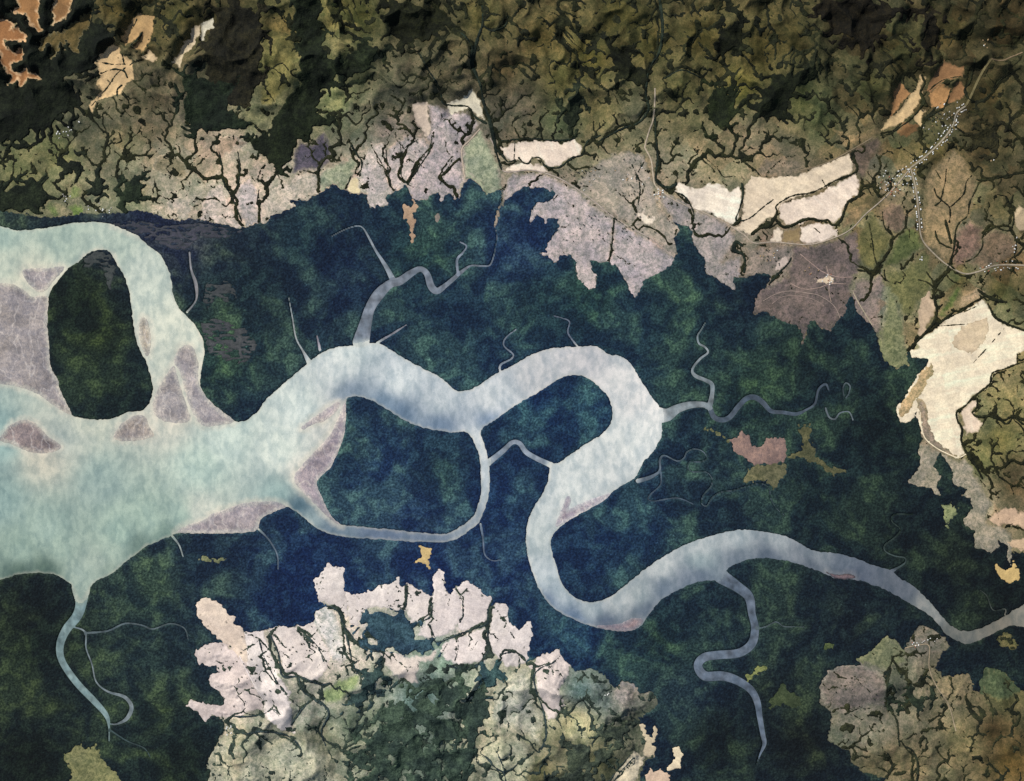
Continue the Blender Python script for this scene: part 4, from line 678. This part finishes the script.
# ------------------------------------------------ river and creeks
ZW = -0.32
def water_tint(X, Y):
    c = idw(X, Y, WATER_GLINT_TINT, p=3.4, soft=40)
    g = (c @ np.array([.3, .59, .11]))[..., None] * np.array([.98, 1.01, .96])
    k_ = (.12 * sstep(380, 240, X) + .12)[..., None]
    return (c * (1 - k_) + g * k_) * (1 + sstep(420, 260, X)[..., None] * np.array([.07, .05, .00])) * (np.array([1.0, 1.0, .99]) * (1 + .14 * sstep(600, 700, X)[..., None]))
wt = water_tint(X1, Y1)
nearmud = (sstep(-7, -.5, MU1 + 1.6 * J1) * (.08 + .42 * sstep(600, 400, X1)))[..., None]
wt = wt * (1 - nearmud) + alb((212, 204, 188)) * nearmud
rim = (sstep(3.2, .2, R1 + 1.0 * J1) * .3 * sstep(700, 560, X1))[..., None]
wt = wt * (1 - rim) + alb((196, 190, 174)) * rim
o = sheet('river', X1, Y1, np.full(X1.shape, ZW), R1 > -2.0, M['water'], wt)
tag(o, "wide silty river and estuary with painted sun glint looping through dark mangrove", 'river', 'structure')
for q, (lab, c, P) in enumerate(CR):
    w, d = g_line(G1, P)
    G = Grid(G1.xs[w[1]][0], G1.ys[w[0]][0], G1.xs[w[1]][-1], G1.ys[w[0]][-1], .5)
    d = line_sd(G.X, G.Y, P)
    riv = bilin(G1, R1, G.X, G.Y)
    keep = (d > -0.9) & (riv < 3.5)
    colr = alb(c)
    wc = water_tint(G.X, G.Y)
    vary = np.clip(1 + .75 * fbm(G.X / 9, G.Y / 9, 3, q % 7 + 110), .55, 1.5)[..., None]
    colr = colr * vary
    t = sstep(-9, 2, riv)[..., None]
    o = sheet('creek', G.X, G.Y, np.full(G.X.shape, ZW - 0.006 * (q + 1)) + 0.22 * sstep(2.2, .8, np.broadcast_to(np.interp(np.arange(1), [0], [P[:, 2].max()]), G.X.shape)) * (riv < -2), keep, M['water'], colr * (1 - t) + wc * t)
    if o: tag(o, lab, 'creek', 'structure')

def upsample3(A):
    return np.stack([upsample(A[..., i]) for i in range(3)], -1)
# ------------------------------------------------ mudflats, fields, clearings : thin sheets draped on the ground
def drape(name, lab, cat, mat, c, w, d, k, base=None):
    z0 = (H1 if base is None else base)[w]
    z = z0 + np.clip(d * .22, -.35, .10) + 0.0016 * k
    o = sheet(name, X1[w], Y1[w], z, d > -1.2, mat, alb(c) if isinstance(c, tuple) else np.asarray(c))
    if o: tag(o, lab, cat, 'structure')
    return o
G2 = Grid(-70, -70, 1094, 852, 0.5)
X2, Y2 = G2.X, G2.Y
MU0 = np.where(R1 > 0, ZW + .03, np.maximum(H1, ZW + .03))
for q, ((lab, c, s), (w, d)) in enumerate(zip(MUD, mud_sd)):
    j0_, i0_ = w[0].start, w[1].start; j1_, i1_ = j0_ + d.shape[0], i0_ + d.shape[1]
    w2 = (slice(j0_ * 2, (j1_ - 1) * 2 + 1), slice(i0_ * 2, (i1_ - 1) * 2 + 1))
    D = upsample(d); x, y = X2[w2], Y2[w2]
    D = D + .6 * fbm(x / 3.0, y / 3.0, 3, q % 5 + 120)
    wxx = x + 4 * fbm(x / 14, y / 14, 2, 131); wyy = y + 4 * fbm(x / 14, y / 14, 2, 133)
    rill = np.minimum(np.abs(fbm(wxx / 16, wyy / 40, 2, 135 + q % 4)) * 6.5, np.abs(fbm(wxx / 7, wyy / 11, 2, 140)) * 5.0 + .28)
    rill = sstep(.42, .05, rill)[..., None]
    tone = (1 + .45 * fbm(wxx / 30, wyy / 20, 3, 145) + .25 * fbm(wxx / 5, wyy / 4, 2, 147))[..., None]
    c_ = tuple(v * m for v, m in zip(c, (1, 1, .97)))
    cm = alb(c_) * np.clip(tone, .6, 1.5)
    dry = q < 12
    if dry:
        cm = cm * (1 - .45 * rill) + alb((206, 200, 194)) * .45 * rill
        e = (sstep(5.5, -.3, D + 2.0 * fbm(x / 6, y / 6, 3, 149)) * .6)[..., None]
        cm = cm * (1 - e) + upsample3(wt)[w2] * e
    else:
        e = sstep(1.6, -.2, D)[..., None] * .55 + .28
        cm = cm * (1 - e) + alb((34, 44, 46)) * e
    z = upsample(MU0[j0_:j1_, i0_:i1_]) + np.clip(D * .22, -.35, .10) + .0016 * (q % 7)
    o = sheet('mudflat', x, y, z, D > -.9, M['mud'], cm)
    if o: tag(o, lab, 'mudflat', 'structure')

def drape(name, lab, cat, mat, c, w, d, k, base=None):
    z0 = (H1 if base is None else base)[w]
    z = z0 + np.clip(d * .22, -.35, .10) + 0.0016 * k
    o = sheet(name, X1[w], Y1[w], z, d > -1.2, mat, alb(c) if isinstance(c, tuple) else np.asarray(c))
    if o: tag(o, lab, cat, 'structure')
    return o
RIM = {"orange brown clearing with branching lobes at the northwest corner": ((224, 186, 142), (150, 108, 70)),
       "claw shaped orange clearing touching the top edge near the corner": ((224, 188, 144), (158, 118, 76)),
       "bright orange ringed clearing second from the corner on the top edge": ((226, 196, 152), (146, 112, 74)),
       "pinkish field alone above the western pasture belt": ((190, 172, 152), (158, 140, 124)),
       "knobbly pale field west of the pinkish hill field": ((176, 166, 142), (134, 126, 104)),
       "mauve rounded field on the west of the southeastern hills": ((132, 126, 120), (116, 108, 104))}
CLEAN = G1.full(0.0)           # how far hedges and scrub may grow
CLEAR1 = G1.full()
FD = G1.full()
for q, (name, mk, lab, c, s, hw) in enumerate(FIELDS):
    P = pts(s)
    w, d = g_poly(G1, P, 10)
    rag = 1.35 if hw == 0 and name == 'field' else (2.2 if name == 'clearing' and mk == 'rough_field' else 1.6)
    d = d + 1.6 * rag * J1[w] + 1.3 * rag * fbm(X1[w] / 3.3, Y1[w] / 3.3, 3, q % 9)
    put(FD, w, d)
    ins = d > -0.5
    CLEAN[w] = np.where(ins, hw - 1.0, CLEAN[w])
    lowland = U1[w] < 4
    CLEAR1[w] = np.where(lowland, np.maximum(CLEAR1[w], d), CLEAR1[w])
    g0 = base1[w]
    cc = np.clip(np.array(c) * np.array(((.975, 1.0, 1.03) if mk == 'rough_field' else (1, 1, 1))), 0, 255)
    cf = alb(cc)
    if lab in RIM:
        t = sstep(.2, 2.6, d + .8 * J1[w])[..., None]
        cf = alb(RIM[lab][0]) * (1 - t) + alb(RIM[lab][1]) * t
    th = (q * 1.7) % 3.14; uu = X1[w] * math.cos(th) + Y1[w] * math.sin(th) + 2 * J1[w]; vv = -X1[w] * math.sin(th) + Y1[w] * math.cos(th) + 2 * J1[w]
    rows_ = perlin(uu / 2.6, vv / 60.0, q % 9) * .16 + perlin(uu / 7.0, vv / 90.0, q % 9 + 3) * .14
    par = (np.sin(np.floor(uu / 21) * 12.9 + np.floor(vv / 14) * 78.2 + q) * 43758.5) % 1.0 - .5
    cf = np.clip(cf * (1 + rows_ + .13 * par)[..., None], .004, .85)
    reach = (10 if P[:, 1].mean() > 690 else 4.5) if (mk == 'rough_field' and name == 'field') else 1.2
    t = (sstep(-1.0, reach, d + 1.5 * fbm(X1[w] / 5, Y1[w] / 5, 3, 15)) * .92 + .08)[..., None]
    t = np.where((U1[w] < 3)[..., None], 1.0, t)
    drape(name, lab, name, M[mk], cf * t + g0 * (1 - t), w, d, q)

# ------------------------------------------------ roads
def ribbon(P, r):
    P = catmull(P, False, 6)
    T = np.gradient(P, axis=0); T /= np.linalg.norm(T, axis=1)[:, None] + 1e-9
    Nn = np.stack([-T[:, 1], T[:, 0]], 1)
    V = []; F = []
    rows = (-1, -.34, .34, 1)
    for s_ in rows:
        Q = P + Nn * r * s_
        z = bilin(G1, H1, Q[:, 0], Q[:, 1])
        V.append(np.column_stack([Q, z + .42 - .05 * abs(s_)]))
    n = len(P); V = np.concatenate(V)
    for a in range(3):
        for i in range(n - 1):
            F.append([a * n + i, (a + 1) * n + i, (a + 1) * n + i + 1, a * n + i + 1])
    F = np.array(F)
    return V, F
def up_faces(V, F):
    a = V[F[:, 1]] - V[F[:, 0]]; b = V[F[:, 2]] - V[F[:, 0]]
    s = -(a[:, 0] * b[:, 1] - a[:, 1] * b[:, 0])
    if s.mean() < 0: F = F[:, ::-1]
    return F
for q, (name, lab, c, r, lines) in enumerate(ROADS):
    V, F = ribbon(pts(lines[0]), r * .62)
    V[:, 2] += 0.004 * q
    F = up_faces(V, F)
    o = link_mesh(name, V, F, M['track'], np.broadcast_to(alb(c), (len(V), 3)))
    tag(o, lab, name.replace('_', ' '), 'structure')
ROADM = G1.full()
for name, lab, c, r, lines in ROADS:
    P = pts(lines[0]); P = np.column_stack([P, np.full(len(P), r)])
    w, d = g_line(G1, P); put(ROADM, w, d)

# ------------------------------------------------ canopy helper on the half lattice
H2 = upsample(H1)
BUMP2 = (0.9 * perlin(X2 / 1.35, Y2 / 1.35, 61) + 0.8 * perlin(X2 / 3.1, Y2 / 3.1, 62) + 0.9 * perlin(X2 / 8.0, Y2 / 8.0, 63))
def canopy(name, lab, cat, mat, d, w, tint, hmax=1.1, k=0, bump=.42, edge=.8):
    dd = d + .55 * BUMP2[w]
    z = H2[w] + np.clip(dd * edge, -.6, hmax) + bump * BUMP2[w] * np.clip(dd / 1.5, 0, 1) + .003 * k
    o = sheet(name, X2[w], Y2[w], z, dd > -.7, mat, tint)
    if o: tag(o, lab, cat, 'stuff')
    return o
ALL2 = (slice(0, G2.ny), slice(0, G2.nx))

# mangrove: low ground that is neither water, mud nor clearing
C2 = G2.full()
for lab, c, P in CR:
    w, d = g_line(G2, P); put(C2, w, d)
MG1 = np.minimum(-U1, np.minimum(-R1, -np.maximum(CLEAR1, MU1)))
MG2 = np.minimum(upsample(MG1), -C2 * 1.0)
low2 = np.stack([upsample(low1[..., i]) for i in range(3)], -1)
# split into the separate woods between the channels
free = np.minimum(MG1, -C1 - .6) > 0.3
from collections import deque
lab_im = np.zeros(X1.shape, np.int32)
SEEDS = [(95, 340, "dark green mangrove island with a flat crown between the two estuary arms"),
         (410, 480, "round mangrove island enclosed by the narrow channel in the middle"),
         (550, 420, "mangrove peninsula inside the pale river loop"),
         (505, 490, "mangrove wood west of the great bend and south of the bright link channel"),
         (20, 640, "dark mangrove forest left of the long southern creek"),
         (98, 665, "narrow mangrove strip inside the teardrop creek loop"),
         (600, 660, "wide mangrove forest along the whole southern bank"),
         (500, 300, "vast blue green mangrove forest north and east of the river"),
         (870, 630, "dark mangrove round the southeastern hills below the last river reach")]
for n_, (sx, sy, _) in enumerate(SEEDS, 1):
    j, i = int(sy + 70), int(sx + 70)
    if not free[j, i] or lab_im[j, i]:
        continue
    dq = deque([(j, i)]); lab_im[j, i] = n_
    while dq:
        j, i = dq.popleft()
        for a, b in ((j + 1, i), (j - 1, i), (j, i + 1), (j, i - 1)):
            if 0 <= a < G1.ny and 0 <= b < G1.nx and free[a, b] and not lab_im[a, b]:
                lab_im[a, b] = n_; dq.append((a, b))
for _ in range(400):           # hand the slivers left over to their neighbours
    z = lab_im == 0
    if not z.any(): break
    new = lab_im.copy()
    for sh in ((1, 0), (-1, 0), (0, 1), (0, -1)):
        r = np.roll(lab_im, sh, (0, 1)); new = np.where((new == 0) & (r > 0), r, new)
    lab_im = new
print('mangrove woods', np.unique(lab_im, return_counts=True))
j2 = np.clip((Y2 + 70).astype(int), 0, G1.ny - 1); i2 = np.clip((X2 + 70).astype(int), 0, G1.nx - 1)
lab2 = lab_im[j2, i2]
ddm = MG2 + .55 * BUMP2
zm = H2 + np.clip(ddm * .5, -.6, .62) + .42 * BUMP2 * np.clip(ddm / 2.5, 0, 1)
ZM2 = zm
for n_, (_, _, lab) in enumerate(SEEDS, 1):
    kp = (lab2 == n_) & (ddm > -.7)
    if kp.sum() < 50: continue
    cell = kp
    o = sheet('mangrove_forest', X2, Y2, zm, cell, M['mangrove'], low2)
    tag(o, lab, 'mangrove', 'stuff')

lump0 = fbm(X1 / 15 + .4 * J1, Y1 / 15, 4, 151)
# ------------------------------------------------ upland woods
for q, (lab, c, s) in enumerate(WOODS):
    w, d = g_poly(G2, pts(s), 10)
    st_ = bilin(G1, STREAM, X2[w], Y2[w]); fn_ = bilin(G1, fine, X2[w], Y2[w])
    d = d + 3.2 * bilin(G1, J1, X2[w], Y2[w])
    d = np.maximum(d + 1.2 * (fn_ + 1.5) * (d < 6), np.minimum(d + 9, st_ + 1.0))
    hole = bilin(G1, lump0, X2[w], Y2[w])
    if q in (21, 22): d = np.minimum(d, (hole + .20) * 16)
    if q in (19, 20): d = np.minimum(d, (hole + .27) * 16)
    d = np.minimum(d, -bilin(G1, FD, X2[w], Y2[w]) - .4)
    d = np.minimum(d, -bilin(G1, WAT1, X2[w], Y2[w]))
    canopy('upland_wood', lab, 'wood', M['woods'], d, w, alb(c), 1.3, q % 5)
for q, (lab, lines) in enumerate(BELTS):
    A = None
    Ps = [catmull(pts(s), False, 4) for s in lines]
    al = np.concatenate(Ps)
    w = G2.win(al[:, 0].min() - 8, al[:, 1].min() - 8, al[:, 0].max() + 8, al[:, 1].max() + 8)
    d = np.full(X2[w].shape, -60.0)
    for P in Ps:
        P = P.copy(); P[:, 2] = P[:, 2] * .58 + .12
        d = np.maximum(d, line_sd(X2[w], Y2[w], P))
    d = d + .7 * bilin(G1, J1, X2[w], Y2[w])
    cy = al[:, 1].mean(); cx = al[:, 0].mean()
    c = (28, 38, 34) if cx < 800 and cy < 400 else ((30, 34, 22) if cy < 500 else (44, 58, 66))
    if cx > 800 and cy > 600: c = (34, 40, 32)
    o = canopy('gallery_forest', lab, 'tree belt', M['woods'], d, w, alb(c), 1.0, 5 + q % 5, .3, 1.0)

# scrub woods following the small valleys, scattered over the upland
PRO = G1.full(-3.0)
zone = sstep(178, 60, Y1)
wid = 0.35 + 1.2 * zone + .7 * sstep(640, 700, Y1) + .2 * sstep(830, 900, X1) * sstep(560, 500, Y1) - .5 * sstep(600, 560, X1) * sstep(170, 190, Y1) * sstep(600, 500, Y1)
lump = fbm(X1 / 34, Y1 / 34, 3, 71)
south = sstep(640, 700, Y1) * (1 - .55 * sstep(780, 820, X1)); eastz = sstep(840, 900, X1) * sstep(560, 500, Y1)
vig = np.maximum(np.maximum(zone, .75 * south), .55 * eastz)
thr = STREAM - .02 + .10 * vig + .8 * lump * (.4 + vig) + .22 * J1
patch = (fbm(X1 / 15, Y1 / 15, 4, 77) - .40 + .08 * zone) * 8 * (0.35 + .65 * np.maximum(zone, south))
PRO = np.maximum(thr, patch) + .8 * np.where(CLEAN < 0, CLEAN + .25, 0) * np.where(CLEAN < -.99, 12, 1)
PRO = np.minimum(PRO, np.minimum(U1 - .5, np.minimum(-ROADM - .6, -WAT1 - .5)))
PR2 = upsample(PRO)
scrub_t = np.array([alb(c) for c in ((30, 34, 22), (44, 56, 54), (34, 38, 26))])
SCR = [("dark scrub woods threading the valleys of the northern hills", (X2 < 860) & (Y2 < 500), (30, 34, 22)),
       ("dark scrub woods along the streams of the eastern uplands", (X2 >= 860) & (Y2 < 600), (30, 32, 18)),
       ("blue green scrub woods scattered over the southern upland", (X2 < 780) & (Y2 >= 500), (46, 58, 56)),
       ("dark scrub woods mottling the southeastern hills", (X2 >= 780) & (Y2 >= 600), (36, 40, 28))]
for q, (lab, reg, c) in enumerate(SCR):
    cc = idw(X2, Y2, LAND_TINT)[..., :] if False else None
    dd = PR2 + .5 * BUMP2
    z = H2 + np.clip(dd * .9, -.6, .9) + .3 * BUMP2 * np.clip(dd, 0, 1) - .002
    o = sheet('scrub_woods', X2, Y2, z, (dd > -.6) & reg, M['woods'], alb(c))
    tag(o, lab, 'scrub wood', 'stuff')

# ------------------------------------------------ houses
def simple_mat(name, c, rough=.7):
    m = bpy.data.materials.new(name); m.use_nodes = True
    nt = m.node_tree; b = nt.nodes['Principled BSDF']; b.inputs['Roughness'].default_value = rough; b.inputs['Specular IOR Level'].default_value = .25
    tc = nt.nodes.new('ShaderNodeTexCoord'); n = nt.nodes.new('ShaderNodeTexNoise'); n.inputs['Scale'].default_value = 3.0
    mr = nt.nodes.new('ShaderNodeMapRange'); mr.inputs['To Min'].default_value = .7; mr.inputs['To Max'].default_value = 1.15
    vm = nt.nodes.new('ShaderNodeVectorMath'); vm.operation = 'SCALE'; vm.inputs[0].default_value = tuple(alb(c))
    nt.links.new(tc.outputs['Object'], n.inputs['Vector']); nt.links.new(n.outputs['Fac'], mr.inputs['Value'])
    nt.links.new(mr.outputs[0], vm.inputs['Scale']); nt.links.new(vm.outputs[0], b.inputs['Base Color'])
    return m
WALLM = simple_mat('limewashed wall', (188, 178, 160))
ROOFS = {'white': simple_mat('white tin roof', (245, 244, 240), .5), 'grey': simple_mat('grey tin roof', (190, 188, 182), .5), 'tan': simple_mat('thatched roof', (176, 150, 112)), 'red': simple_mat('rusty tin roof', (168, 110, 84))}
def house_meshes(L, Wd, hh, kind):
    a, b = L / 2, Wd / 2
    V = [(-a, -b, 0), (a, -b, 0), (a, b, 0), (-a, b, 0), (-a, -b, hh), (a, -b, hh), (a, b, hh), (-a, b, hh), (-a, 0, hh + Wd * .32), (a, 0, hh + Wd * .32)]
    F = [(0, 1, 5, 4), (2, 3, 7, 6), (1, 2, 6, 9, 5), (3, 0, 4, 8, 7)]
    w = bpy.data.meshes.new('wall'); w.from_pydata(V, [], F); w.materials.append(WALLM)
    o = .1; t = .07; r = hh + Wd * .32
    y = b + o; ze = hh - o * .64
    V = []
    for dz in (0.01, t):
        V += [(-a - o, -y, ze + dz), (a + o, -y, ze + dz), (a + o, 0, r + dz), (-a - o, 0, r + dz), (a + o, y, ze + dz), (-a - o, y, ze + dz)]
    F = [(6, 7, 8, 9), (9, 8, 10, 11), (1, 0, 3, 2), (2, 3, 5, 4), (0, 1, 7, 6), (4, 5, 11, 10), (1, 2, 8, 7), (2, 4, 10, 8), (3, 0, 6, 9), (5, 3, 9, 11)]
    m = bpy.data.meshes.new('roof'); m.from_pydata(V, [], F); m.materials.append(ROOFS[kind])
    return w, m
HM = {}
for kind in ROOFS:
    HM[kind] = [house_meshes(.95, .75, .38, kind), house_meshes(1.5, .9, .42, kind)]
rh = random.Random(5)
placed = []
def house(x, y, kind, big, lab, group, ang):
    for (a, b) in placed:
        if (a - x) ** 2 + (b - y) ** 2 < 1.8: return
    placed.append((x, y))
    e = bpy.data.objects.new('house', None); COL.objects.link(e)
    z = float(bilin(G1, H1, x, y)) + .08
    e.location = (x - CX, CY - y, z); e.rotation_euler = (0, 0, ang)
    e.empty_display_size = .5
    w, r = HM[kind][big]
    for nm, me in (('wall', w), ('roof', r)):
        c = bpy.data.objects.new(nm, me); COL.objects.link(c); c.parent = e
    tag(e, lab, 'house', 'thing', group)
NAMES = {'white': 'white tin roofed', 'grey': 'grey tin roofed', 'tan': 'brown thatched', 'red': 'rusty roofed'}
def along(P, n, spread, where, group, mix, big=.3):
    P = pts(P); seg = np.hypot(*np.diff(P, axis=0).T); cum = np.concatenate([[0], np.cumsum(seg)])
    for i in range(n):
        t = cum[-1] * (i + rh.random()) / n
        x = np.interp(t, cum, P[:, 0]); y = np.interp(t, cum, P[:, 1])
        j = min(np.searchsorted(cum, t, side='right') - 1, len(P) - 2)
        d = (P[j + 1] - P[j]) / seg[j]; s_ = rh.choice((-1, 1)) * (1.9 + abs(rh.gauss(0, spread)))
        kind = rh.choice(mix)
        house(x - d[1] * s_, y + d[0] * s_, kind, int(rh.random() < big), f"{NAMES[kind]} house {where}", group, math.atan2(-d[1], d[0]))
def cluster(cx, cy, rx, ry, n, where, group, mix, big=.2):
    for i in range(n):
        x, y = cx + rh.gauss(0, rx), cy + rh.gauss(0, ry); kind = rh.choice(mix)
        house(x, y, kind, int(rh.random() < big), f"{NAMES[kind]} house {where}", group, rh.random() * 3)
MX = ['white', 'white', 'white', 'white', 'grey', 'tan']
along("910,168 924.7,156.7 940,142 951,127 955,114 964,107", 74, 1.0, "along the slanting village main street", "houses along the slanting main street", MX)
along("910,168 913.5,181 916.5,197.7 918.6,216 919.8,232", 52, .5, "along the straight southern village street", "houses along the straight southern street", MX)
cluster(905, 173, 4.5, 3.5, 26, "packed at the village crossroads", "houses at the village crossroads", MX)
cluster(893, 187, 7, 6, 34, "scattered southwest of the village crossroads", "houses southwest of the crossroads", ['white', 'white', 'grey', 'tan', 'red'])
cluster(942, 118, 8, 8, 26, "scattered north of the slanting main street", "houses north of the main street", ['white', 'grey', 'grey', 'tan'])
along("980,271 998.6,265 1020,265", 22, 1.2, "along the eastern lane near the right edge", "houses along the eastern lane", ['white', 'grey', 'red'])
cluster(1015, 248, 2.5, 5, 7, "above the eastern lane", "houses above the eastern lane", ['white', 'grey'])
cluster(660, 194, 3.5, 3, 18, "at the pale road junction", "houses at the pale road junction", ['white', 'white', 'grey', 'red'])
cluster(828, 279, 4, 4, 12, "in the terraced field yard", "houses in the terraced field yard", ['white', 'white', 'red'])
cluster(812, 273, 4, 3, 5, "beside the upper track on the terraced field", "houses by the upper terraced track", ['red', 'tan'])
cluster(770, 260, 7, 5, 9, "on the sandy compound field", "houses on the sandy compound field", ['tan', 'grey', 'white'])
cluster(920, 259, 1.4, 1.4, 5, "at the lower lane end by the moss green field", "houses at the lower lane end", ['white', 'white', 'red'])
cluster(984, 45, 1.6, 3, 6, "at the isolated northeastern farm", "houses of the northeastern farm", ['white', 'tan'])
cluster(992, 161, 1.5, 1, 4, "at the lone farm east of the village", "houses of the lone eastern farm", ['white', 'white', 'tan'])
cluster(65, 133, 7, 4, 14, "in the hills above the western estuary", "houses in the western hills", ['white', 'white', 'grey'])
cluster(100, 209, 6, 2.5, 12, "on the wooded bank of the upper estuary arm", "houses on the upper estuary bank", ['white', 'grey'])
cluster(66, 199, 4, 4, 8, "around the lime plots", "houses around the lime plots", ['white', 'grey'])
cluster(915, 645, 3.5, 1.6, 12, "near the last river bend", "houses near the last river bend", ['white', 'red', 'white'])
along("921,645 929,642 936,637", 8, .6, "on the track by the last river bend", "houses on the track by the last bend", ['white', 'grey'])
cluster(230, 728, 4, 4, 10, "at the foot of the lobed southern field", "houses below the lobed southern field", ['white'], .8)
cluster(608, 694, 1.5, 1.5, 3, "beside the pinkish grey oval", "houses beside the pinkish oval", ['white'])
cluster(635, 178, 10, 9, 10, "strewn over the dry pasture west of the north road", "houses on the dry pasture", ['white', 'tan', 'grey'])
cluster(592, 180, 8, 5, 9, "beside the main road on the pink pasture", "houses beside the main road", ['grey', 'tan'])
print('houses', len(placed))

# ------------------------------------------------ lone trees
BARK = simple_mat('bark', (90, 76, 62)); LEAF = [simple_mat('leaf green', (66, 76, 58)), simple_mat('leaf dark green', (52, 62, 54))]
def tree_meshes(seed):
    r = random.Random(seed)
    V = []; F = []
    def tube(p, q, ra, rb):
        b = len(V); d = (Vector(q) - Vector(p)).normalized(); u = d.orthogonal().normalized(); v = d.cross(u)
        for P, R in ((p, ra), (q, rb)):
            for k in range(5):
                a = 2 * math.pi * k / 5; V.append(tuple(Vector(P) + u * math.cos(a) * R + v * math.sin(a) * R))
        for k in range(5): F.append((b + k, b + (k + 1) % 5, b + 5 + (k + 1) % 5, b + 5 + k))
    tube((0, 0, -.1), (0, 0, .7), .09, .06)
    tips = []
    for k in range(5):
        a = k * 1.256 + r.random(); q = (math.cos(a) * .45, math.sin(a) * .45, 1.0 + r.random() * .25); tube((0, 0, .55 + .04 * k), q, .05, .02); tips.append(q)
    t = bpy.data.meshes.new('trunk'); t.from_pydata(V, [], F); t.materials.append(BARK)
    V = []; F = []
    for k in range(110):
        q = r.choice(tips + [(0, 0, 1.2)]); c = Vector(q) + Vector((r.gauss(0, .22), r.gauss(0, .22), r.gauss(0, .14)))
        n = Vector((r.gauss(0, .6), r.gauss(0, .6), 1)).normalized(); u = n.orthogonal().normalized(); u.rotate(__import__('mathutils').Quaternion(n, r.random() * 6)); v = n.cross(u); s = .09 + .09 * r.random()
        b = len(V); V += [tuple(c + u * s), tuple(c + v * s * .8), tuple(c - u * s), tuple(c - v * s * .8)]; F.append((b, b + 1, b + 2, b + 3))
    c = bpy.data.meshes.new('crown'); c.from_pydata(V, [], F); c.materials.append(LEAF[seed % 2])
    return t, c
TM = [tree_meshes(k) for k in range(4)]
def tree(x, y, s, lab, group, water=False):
    if bilin(G1, WAT1, x, y) > -1 or bilin(G1, U1, x, y) < 1: return
    e = bpy.data.objects.new('tree', None); COL.objects.link(e)
    e.location = (x - CX, CY - y, float(bilin(G1, H1, x, y)) + .05); e.rotation_euler = (0, 0, rh.random() * 6); e.scale = (s, s, s); e.empty_display_size = .5
    for nm, me in zip(('trunk', 'crown'), rh.choice(TM)):
        c = bpy.data.objects.new(nm, me); COL.objects.link(c); c.parent = e
    tag(e, lab, 'tree', 'thing', group)
def trees(cx, cy, rx, ry, n, where, group, s0=.6, s1=1.2):
    for i in range(n):
        tree(cx + rh.gauss(0, rx), cy + rh.gauss(0, ry), rh.uniform(s0, s1), f"small dark tree {where}", group)
trees(585, 175, 9, 4, 26, "dotting the pink pasture beside the main road", "trees on the roadside pasture")
trees(585, 226, 12, 8, 20, "dotting the mauve pasture peninsula", "trees on the mauve peninsula")
trees(628, 232, 8, 7, 16, "on the longest pasture spike", "trees on the longest pasture spike")
trees(632, 185, 9, 16, 26, "scattered over the dry pasture west of the north road", "trees on the dry pasture")
trees(772, 258, 7, 5, 16, "among the compounds of the sandy field", "trees among the compounds")
trees(893, 186, 9, 8, 30, "between the houses southwest of the crossroads", "trees among the village houses")
trees(940, 122, 10, 9, 34, "between the houses north of the main street", "trees north of the main street")
trees(255, 668, 14, 16, 24, "speckling the pale lilac southern field", "trees on the lilac southern field")
trees(305, 645, 12, 10, 18, "speckling the rumpled white field", "trees on the rumpled white field")
trees(135, 50, 12, 18, 12, "standing in the cream and tan northwest fields", "trees in the northwest fields")
trees(405, 160, 10, 16, 22, "dotting the pink veined pasture", "trees on the pink veined pasture")
trees(860, 700, 14, 12, 14, "on the mauve rounded southeastern field", "trees on the mauve southeastern field")

# ------------------------------------------------ light, air, camera
EL, AZ = math.radians(46), math.radians(-48)       # sun from the upper left of the picture
d = Vector((math.sin(AZ) * math.cos(EL), math.cos(AZ) * math.cos(EL), math.sin(EL)))
sl = bpy.data.lights.new('sun', 'SUN'); sl.energy = 4.0; sl.angle = math.radians(.5); sl.color = (1, .96, .9)
so = bpy.data.objects.new('sun', sl); so.rotation_euler = d.to_track_quat('Z', 'Y').to_euler(); so.location = d * 2000; COL.objects.link(so)
wd = bpy.data.worlds.new('World'); SC.world = wd; wd.use_nodes = True
nt = wd.node_tree; sk = nt.nodes.new('ShaderNodeTexSky'); sk.sky_type = 'NISHITA'; sk.sun_disc = False
sk.sun_elevation = EL; sk.sun_rotation = AZ % (2 * math.pi)
bg = nt.nodes['Background']; nt.links.new(sk.outputs[0], bg.inputs['Color']); bg.inputs['Strength'].default_value = .08
cam = bpy.data.cameras.new('camera'); co = bpy.data.objects.new('camera', cam); COL.objects.link(co); SC.camera = co
HC = 2600.0
co.location = (0, 0, HC); co.rotation_euler = (0, 0, 0)
cam.sensor_fit = 'HORIZONTAL'; cam.sensor_width = 36; cam.lens = 36 * HC / 1024.0
cam.clip_start = 10; cam.clip_end = 20000
vs = SC.view_settings; SC.display_settings.display_device = 'sRGB'
vs.view_transform = 'Standard'; vs.look = 'None'; vs.gamma = 1; vs.use_curve_mapping = False; vs.exposure = EXPOSURE
SC.cycles.use_denoising = False
SC.cycles.max_bounces = 4
